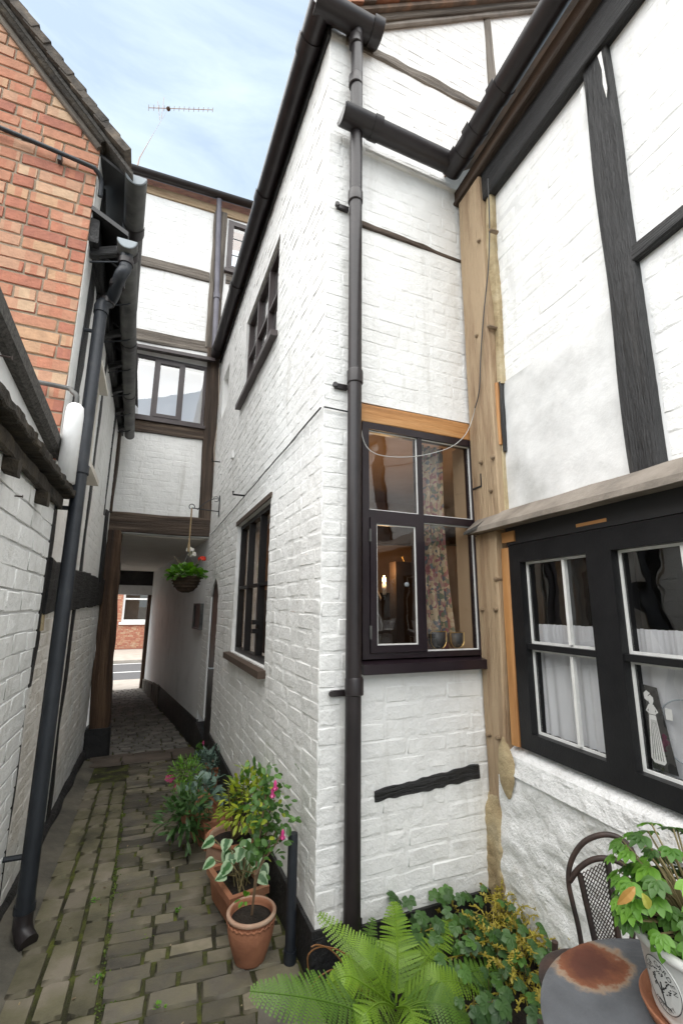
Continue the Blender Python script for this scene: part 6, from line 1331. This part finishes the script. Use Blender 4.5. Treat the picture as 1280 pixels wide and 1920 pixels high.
# moss and tiny weeds in the joints
mm = MB(); rnd = random.Random(91)
for i in range(620):
    s, k = rnd.uniform(-.9, 2.6), rnd.random(); x = lwx(s) + (.475 + abs(rnd.gauss(0, .02)) if k < .45 else rnd.uniform(.48, 1.5)); p = apt(s, x, -.008)
    if noise.noise((s * 2.1, x * 2.1, 4)) < -.05 and k > .45: continue
    for j in range(7): a = rnd.uniform(0, 6.28); mm.leaf(p + Vector((rnd.gauss(0, .010), rnd.gauss(0, .010), 0)), (math.cos(a), math.sin(a), rnd.uniform(.1, .9)), (0, 0, 1), rnd.uniform(.005, .012), .007, rnd=rnd.random())
lit = MB()
for i in range(170):
    s, x = rnd.uniform(-1.0, 3.4), rnd.uniform(.2, 1.6); p = apt(s, lwx(s) + x, .006); a = rnd.uniform(0, 6.28)
    lit.leaf(p, (math.cos(a), math.sin(a), rnd.uniform(-.1, .2)), (rnd.uniform(-.3, .3), rnd.uniform(-.3, .3), 1), rnd.uniform(.006, .020), rnd.uniform(.004, .010), droop=.4, fold=.4, rnd=rnd.random())
tag(lit.build('leaf_litter', 'litter', fix=False), 'scattered dry leaf scraps on the alley paving', 'litter', kind='stuff')
tag(mm.build('joint_moss', 'moss', fix=False), 'low green moss and weeds in the paving joints', 'moss', kind='stuff')
for i, (px, py) in enumerate(((180, 1838), (178, 1690), (335, 1707), (300, 1888))):
    q = gp(px, py); w = thing('joint_weed', q, 'small bright weed in the paving ' + ('at bottom left beside the edging', 'joint further along the edging', 'joint left of the terracotta trough', 'at the very bottom edge')[i], 'weed', 'weeds in the paving')
    part('foliage', 'leaf_bright', w, lambda m: clump(m, q, (.020, .020, .010), 16, .011, .009, shape=ROUND, seed=100 + i))
# ================================================================ TABLE, CHAIR, PLANTED WHITE POT
TZ = .65; TC = Vector((.66, .97, 0)); TR = .278
TABLE_RUST = tuple(hp(1095, 1800, TZ) + Vector((.0, -.01, 0)))
M['table'] = tabletop()
tb = thing('bistro_table', TC, 'round grey metal bistro table with a rusty patch', 'table')
part('top', 'table', tb, lambda m: m.lathe((TC.x, TC.y, 0), [(TR - .012, TZ - .022), (TR, TZ - .016), (TR + .003, TZ - .006), (TR - .004, TZ), (TR - .02, TZ + .001), (TR * .5, TZ + .001), (.001, TZ + .001)], 64), 'auto')
for a in (.5, 2.07, 3.64, 5.21):
    part('leg', 'rusty_iron', tb, lambda m: m.tube([(TC.x + .10 * math.cos(a), TC.y + .10 * math.sin(a), TZ - .02), (TC.x + .14 * math.cos(a), TC.y + .14 * math.sin(a), .3), (TC.x + .21 * math.cos(a), TC.y + .21 * math.sin(a), .0)], .010, 8))
part('ring', 'rusty_iron', tb, lambda m: m.tube([(TC.x + .15 * math.cos(a), TC.y + .15 * math.sin(a), .26) for a in [i * math.pi / 12 for i in range(25)]], .006, 6))
co = hp(1124, 1772, .46); CH = Frame((co.x, co.y), 122, 1)
if CH.n.dot(CAMP - co) < 0: CH = Frame((co.x, co.y), 122, -1)
ch = thing('bistro_chair', (co.x, co.y, 0), 'rusty iron bistro chair with a diamond-mesh back against the white wall', 'chair')
def cpt(px, py): return CH.pt(px, py, 0)
hoop = [cpt(*q) for q in ((1092, 1790), (1084, 1740), (1072, 1690), (1065, 1655), (1067, 1625), (1078, 1598), (1098, 1576), (1130, 1565), (1160, 1571), (1182, 1592), (1190, 1620), (1191, 1660), (1188, 1710), (1184, 1765))]
part('back_hoop', 'rusty_iron', ch, lambda m: m.tube(smoothp(hoop, 5), .0075, 8), True)
arcp = [cpt(*q) for q in ((1067, 1652), (1085, 1628), (1110, 1612), (1140, 1610), (1170, 1622), (1190, 1648))]
part('back_rail', 'rusty_iron', ch, lambda m: m.tube(smoothp(arcp, 5), .0085, 6), True)
sl_, sr_ = [cpt(1086, 1638), cpt(1116, 1770)], [cpt(1138, 1612), cpt(1160, 1768)]
for s_ in (sl_, sr_): part('back_slat', 'rusty_iron', ch, lambda m: m.tube(s_, .0085, 6))
def mesh_(m):
    tl, tr_, bl_, br_ = sl_[0], sr_[0], sl_[1], sr_[1]
    q = lambda x, y: tl.lerp(tr_, x).lerp(bl_.lerp(br_, x), y)
    n, k = 7, 2.2
    for i in range(-18, 26):
        for sg in (1, -1):
            pts = []
            for t in range(61):
                y = t / 60; x = (i / n if sg > 0 else (i / n)) + sg * y * k
                if 0 <= x <= 1: pts.append(q(x, y))
            if len(pts) > 1: m.tube([pts[0], pts[-1]], .0014, 4)
part('back_mesh', 'rusty_iron', ch, mesh_)
sa = CH.d; sn = CH.n
seatc = co + sn * .15; seatc.z = .44
part('seat', 'rusty_iron', ch, lambda m: m.lathe((seatc.x, seatc.y, 0), [(.13, .428), (.14, .434), (.14, .444), (.13, .448), (.001, .446)], 40), 'auto')
for x, y in ((-.13, .02), (.13, .02), (-.12, .33), (.12, .33)):
    part('leg', 'rusty_iron', ch, lambda m: m.tube([co + sa * x * .9 + sn * y + Vector((0, 0, .44 - co.z)), co + sa * x * 1.25 + sn * (y * 1.1 - .02) + Vector((0, 0, -co.z))], .009, 8))
# white glazed pot with an oval maker's badge, on a terracotta saucer on the table
pcen = hp(1345, 1932, TZ); PR, PH = .118, .135; pc0 = Vector((pcen.x, pcen.y, TZ + .016))
sa_ = thing('plant_saucer', (pc0.x, pc0.y, TZ), 'terracotta saucer under the white pot on the table', 'saucer')
part('dish', 'terracotta', sa_, lambda m: m.lathe((pc0.x, pc0.y, TZ + .002), [(PR * .84, 0), (PR * .93, .004), (PR * 1.01, .026), (PR * .985, .028), (PR * .90, .012), (.01, .011)], 48), True)
wp = thing('white_planted_pot', pc0, 'white glazed pot with oval garden badge holding leafy green plant on the table', 'potted plant')
part('pot', 'glaze', wp, lambda m: m.lathe(pc0, [(PR * .78, 0), (PR * .81, .003), (PR * .83, .012), (PR * .805, .016), (PR * .825, .021), (PR * .89, PH * .5), (PR * .95, PH * .84), (PR * .96, PH * .86), (PR * 1.02, PH * .875), (PR * 1.04, PH * .93), (PR * 1.02, PH * .985), (PR * .97, PH), (PR * .93, PH * .985), (PR * .9, PH * .9), (PR * .85, PH * .8)], 64), True)
part('soil', 'soil', wp, lambda m: m.lathe((pc0.x, pc0.y, pc0.z + PH * .86), [(PR * .9, 0), (PR * .5, .01), (.001, .014)], 32), True)
bd = at_depth(1228, 1804, pc0); bang = math.atan2(bd.y - pc0.y, bd.x - pc0.x); bang = BADGE_ANG if 'BADGE_ANG' in globals() else bang
def onpot(x, z, lift):
    """badge plane (x sideways, z up from mid height) wrapped on the pot's flank"""
    zz = PH * .49 + z; r_ = PR * (.825 + .125 * (zz - .021) / (PH * .84 - .021)) + lift; a = bang + x / (PR * .9); return Vector((pc0.x + r_ * math.cos(a), pc0.y + r_ * math.sin(a), pc0.z + zz))
def badge(m):
    n = 32; c = m.vert(onpot(0, 0, .004)); r1 = [m.vert(onpot(.034 * math.cos(a), .041 * math.sin(a), .004)) for a in [2 * math.pi * i / n for i in range(n)]]; r2 = [m.vert(onpot(.037 * math.cos(a), .044 * math.sin(a), -.002)) for a in [2 * math.pi * i / n for i in range(n)]]
    rm_ = [m.vert(onpot(.018 * math.cos(a), .026 * math.sin(a), .004)) for a in [2 * math.pi * i / n for i in range(n)]]
    for i in range(n): j = (i + 1) % n; m.face(c, rm_[i], rm_[j]); m.face(rm_[i], r1[i], r1[j], rm_[j]); m.face(r1[i], r2[i], r2[j], r1[j])
bdg = part('badge', 'glaze', wp, badge)
part('badge_rim', 'black_print', bdg, lambda m: m.tube([onpot(.0355 * math.cos(a), .0425 * math.sin(a), .0035) for a in [2 * math.pi * i / 40 for i in range(41)]], .0006, 4))
def letters(txt, a0, a1, rx, rz_, size, flip):
    m = MB()
    for i, chh in enumerate(txt):
        if chh == ' ': continue
        cv = bpy.data.curves.new('glyph', 'FONT'); cv.body = chh; cv.align_x = 'CENTER'; cv.size = size; ob = bpy.data.objects.new('glyph', cv); COL.objects.link(ob)
        me = bpy.data.meshes.new_from_object(ob.evaluated_get(bpy.context.evaluated_depsgraph_get())); bpy.data.objects.remove(ob); bpy.data.curves.remove(cv)
        a = RD(a0 + (a1 - a0) * i / (len(txt) - 1)); cx, cz_ = rx * math.cos(a), rz_ * math.sin(a); tx_, tz_ = -rx * math.sin(a), rz_ * math.cos(a); l_ = math.hypot(tx_, tz_); tx_, tz_ = tx_ / l_, tz_ / l_
        if not flip: tx_, tz_ = -tx_, -tz_
        nx_, nz_ = -tz_, tx_; i0 = len(m.v)
        for v in me.vertices:
            yy = v.co.y - size * .35; m.vert(onpot(cx + tx_ * v.co.x + nx_ * yy, cz_ + tz_ * v.co.x + nz_ * yy, .0046))
        for p in me.polygons: m.f.append(tuple(i0 + q for q in p.vertices))
        bpy.data.meshes.remove(me)
    return m
letters('OGA GARDEN', 158, 8, .027, .034, .0115, False).build('lettering', 'black_print', bdg, fix=False)
letters('POTTERY', 232, 308, .027, .0345, .0095, True).build('lettering', 'black_print', bdg, fix=False)
def tree_mark(m):
    def ln(p, w): m.tube([onpot(x, z, .0045) for x, z in p], w, 4)
    ln([(.002, -.030), (0, -.012), (.001, .006)], .0011); ln([(0, -.012), (-.010, .004), (-.014, .012)], .0007); ln([(0, -.008), (.009, .002), (.013, .008)], .0007); ln([(-.012, -.026), (-.002, -.029), (.012, -.031)], .0008)
    rr = random.Random(4)
    for _ in range(46): a = rr.uniform(0, 6.28); r_ = rr.uniform(.2, 1) ** .5; x, z = .020 * r_ * math.cos(a), .008 + .021 * r_ * math.sin(a); ln([(x, z), (x + .0022, z + .0012)], .0009)
part('tree_emblem', 'black_print', bdg, tree_mark)
rnd = random.Random(131); pt_ = pc0 + Vector((0, 0, PH * .9)); lm = {'leaf_bright': MB(), 'leaf_mid': MB()}; stm = MB()
OVAL = ((0, .15), (.2, .7), (.5, 1), (.75, .75), (.9, .4), (1, 0))
for i in range(150):
    a = rnd.uniform(0, 6.28); b = rnd.uniform(.15, 1); r_ = rnd.uniform(.55, 1.0); sn_ = math.sqrt(1 - b * b * .8); d = Vector((math.cos(a) * sn_, math.sin(a) * sn_, b)); p = pt_ + Vector((-.022 + d.x * .135 * r_, .02 + d.y * .13 * r_, .0 + d.z * .185 * r_))
    nr = (Vector((0, 0, 1)) + d * .9).normalized(); f0 = (d - nr * d.dot(nr)).normalized(); e = nr.cross(f0); mt_ = rnd.choice(('leaf_fresh', 'leaf_fresh', 'leaf_mid', 'leaf_bright')); mb_2 = MB(); q = rnd.random(); L0 = rnd.uniform(.024, .040)
    for k, an in enumerate((-1.25, -.62, 0, .62, 1.25)):
        dd = f0 * math.cos(an) + e * math.sin(an); mb_2.leaf(p, dd, nr, L0 * (1 - .14 * abs(an)), L0 * .52, shape=OVAL, droop=.28, fold=.2, rnd=min(1, max(0, q + rnd.uniform(-.15, .15))))
    mb_2.build('leaf', mt_, wp, True, fix=False)
    stm.tube([pt_ - Vector((0, 0, .02)), pt_.lerp(p, .6) + Vector((0, 0, .01)), p], .0018, 4)
stm.build('stem', 'stem', wp)
for px, py in ((1182, 1700), (1196, 1712)):
    q = at_depth(px, py, pc0 - Vector((.08, .05, 0))); part('withered_leaf', 'leaf_orange', wp, lambda m: m.leaf(q + Vector((.01, .0, .03)), (-.9 + 1.2 * (px > 1190), -.2, -.7), (-.4, -1, .3 + .5 * (px > 1190)), .04 - .012 * (px > 1190), .016, shape=OVAL, droop=.5, fold=.5))

for o in bpy.data.objects:
    if o.type == 'MESH' and o.parent and (o.name.startswith('foliage') or o.name.startswith('growth') or o.name.startswith('stem')): o['kind'] = 'stuff'
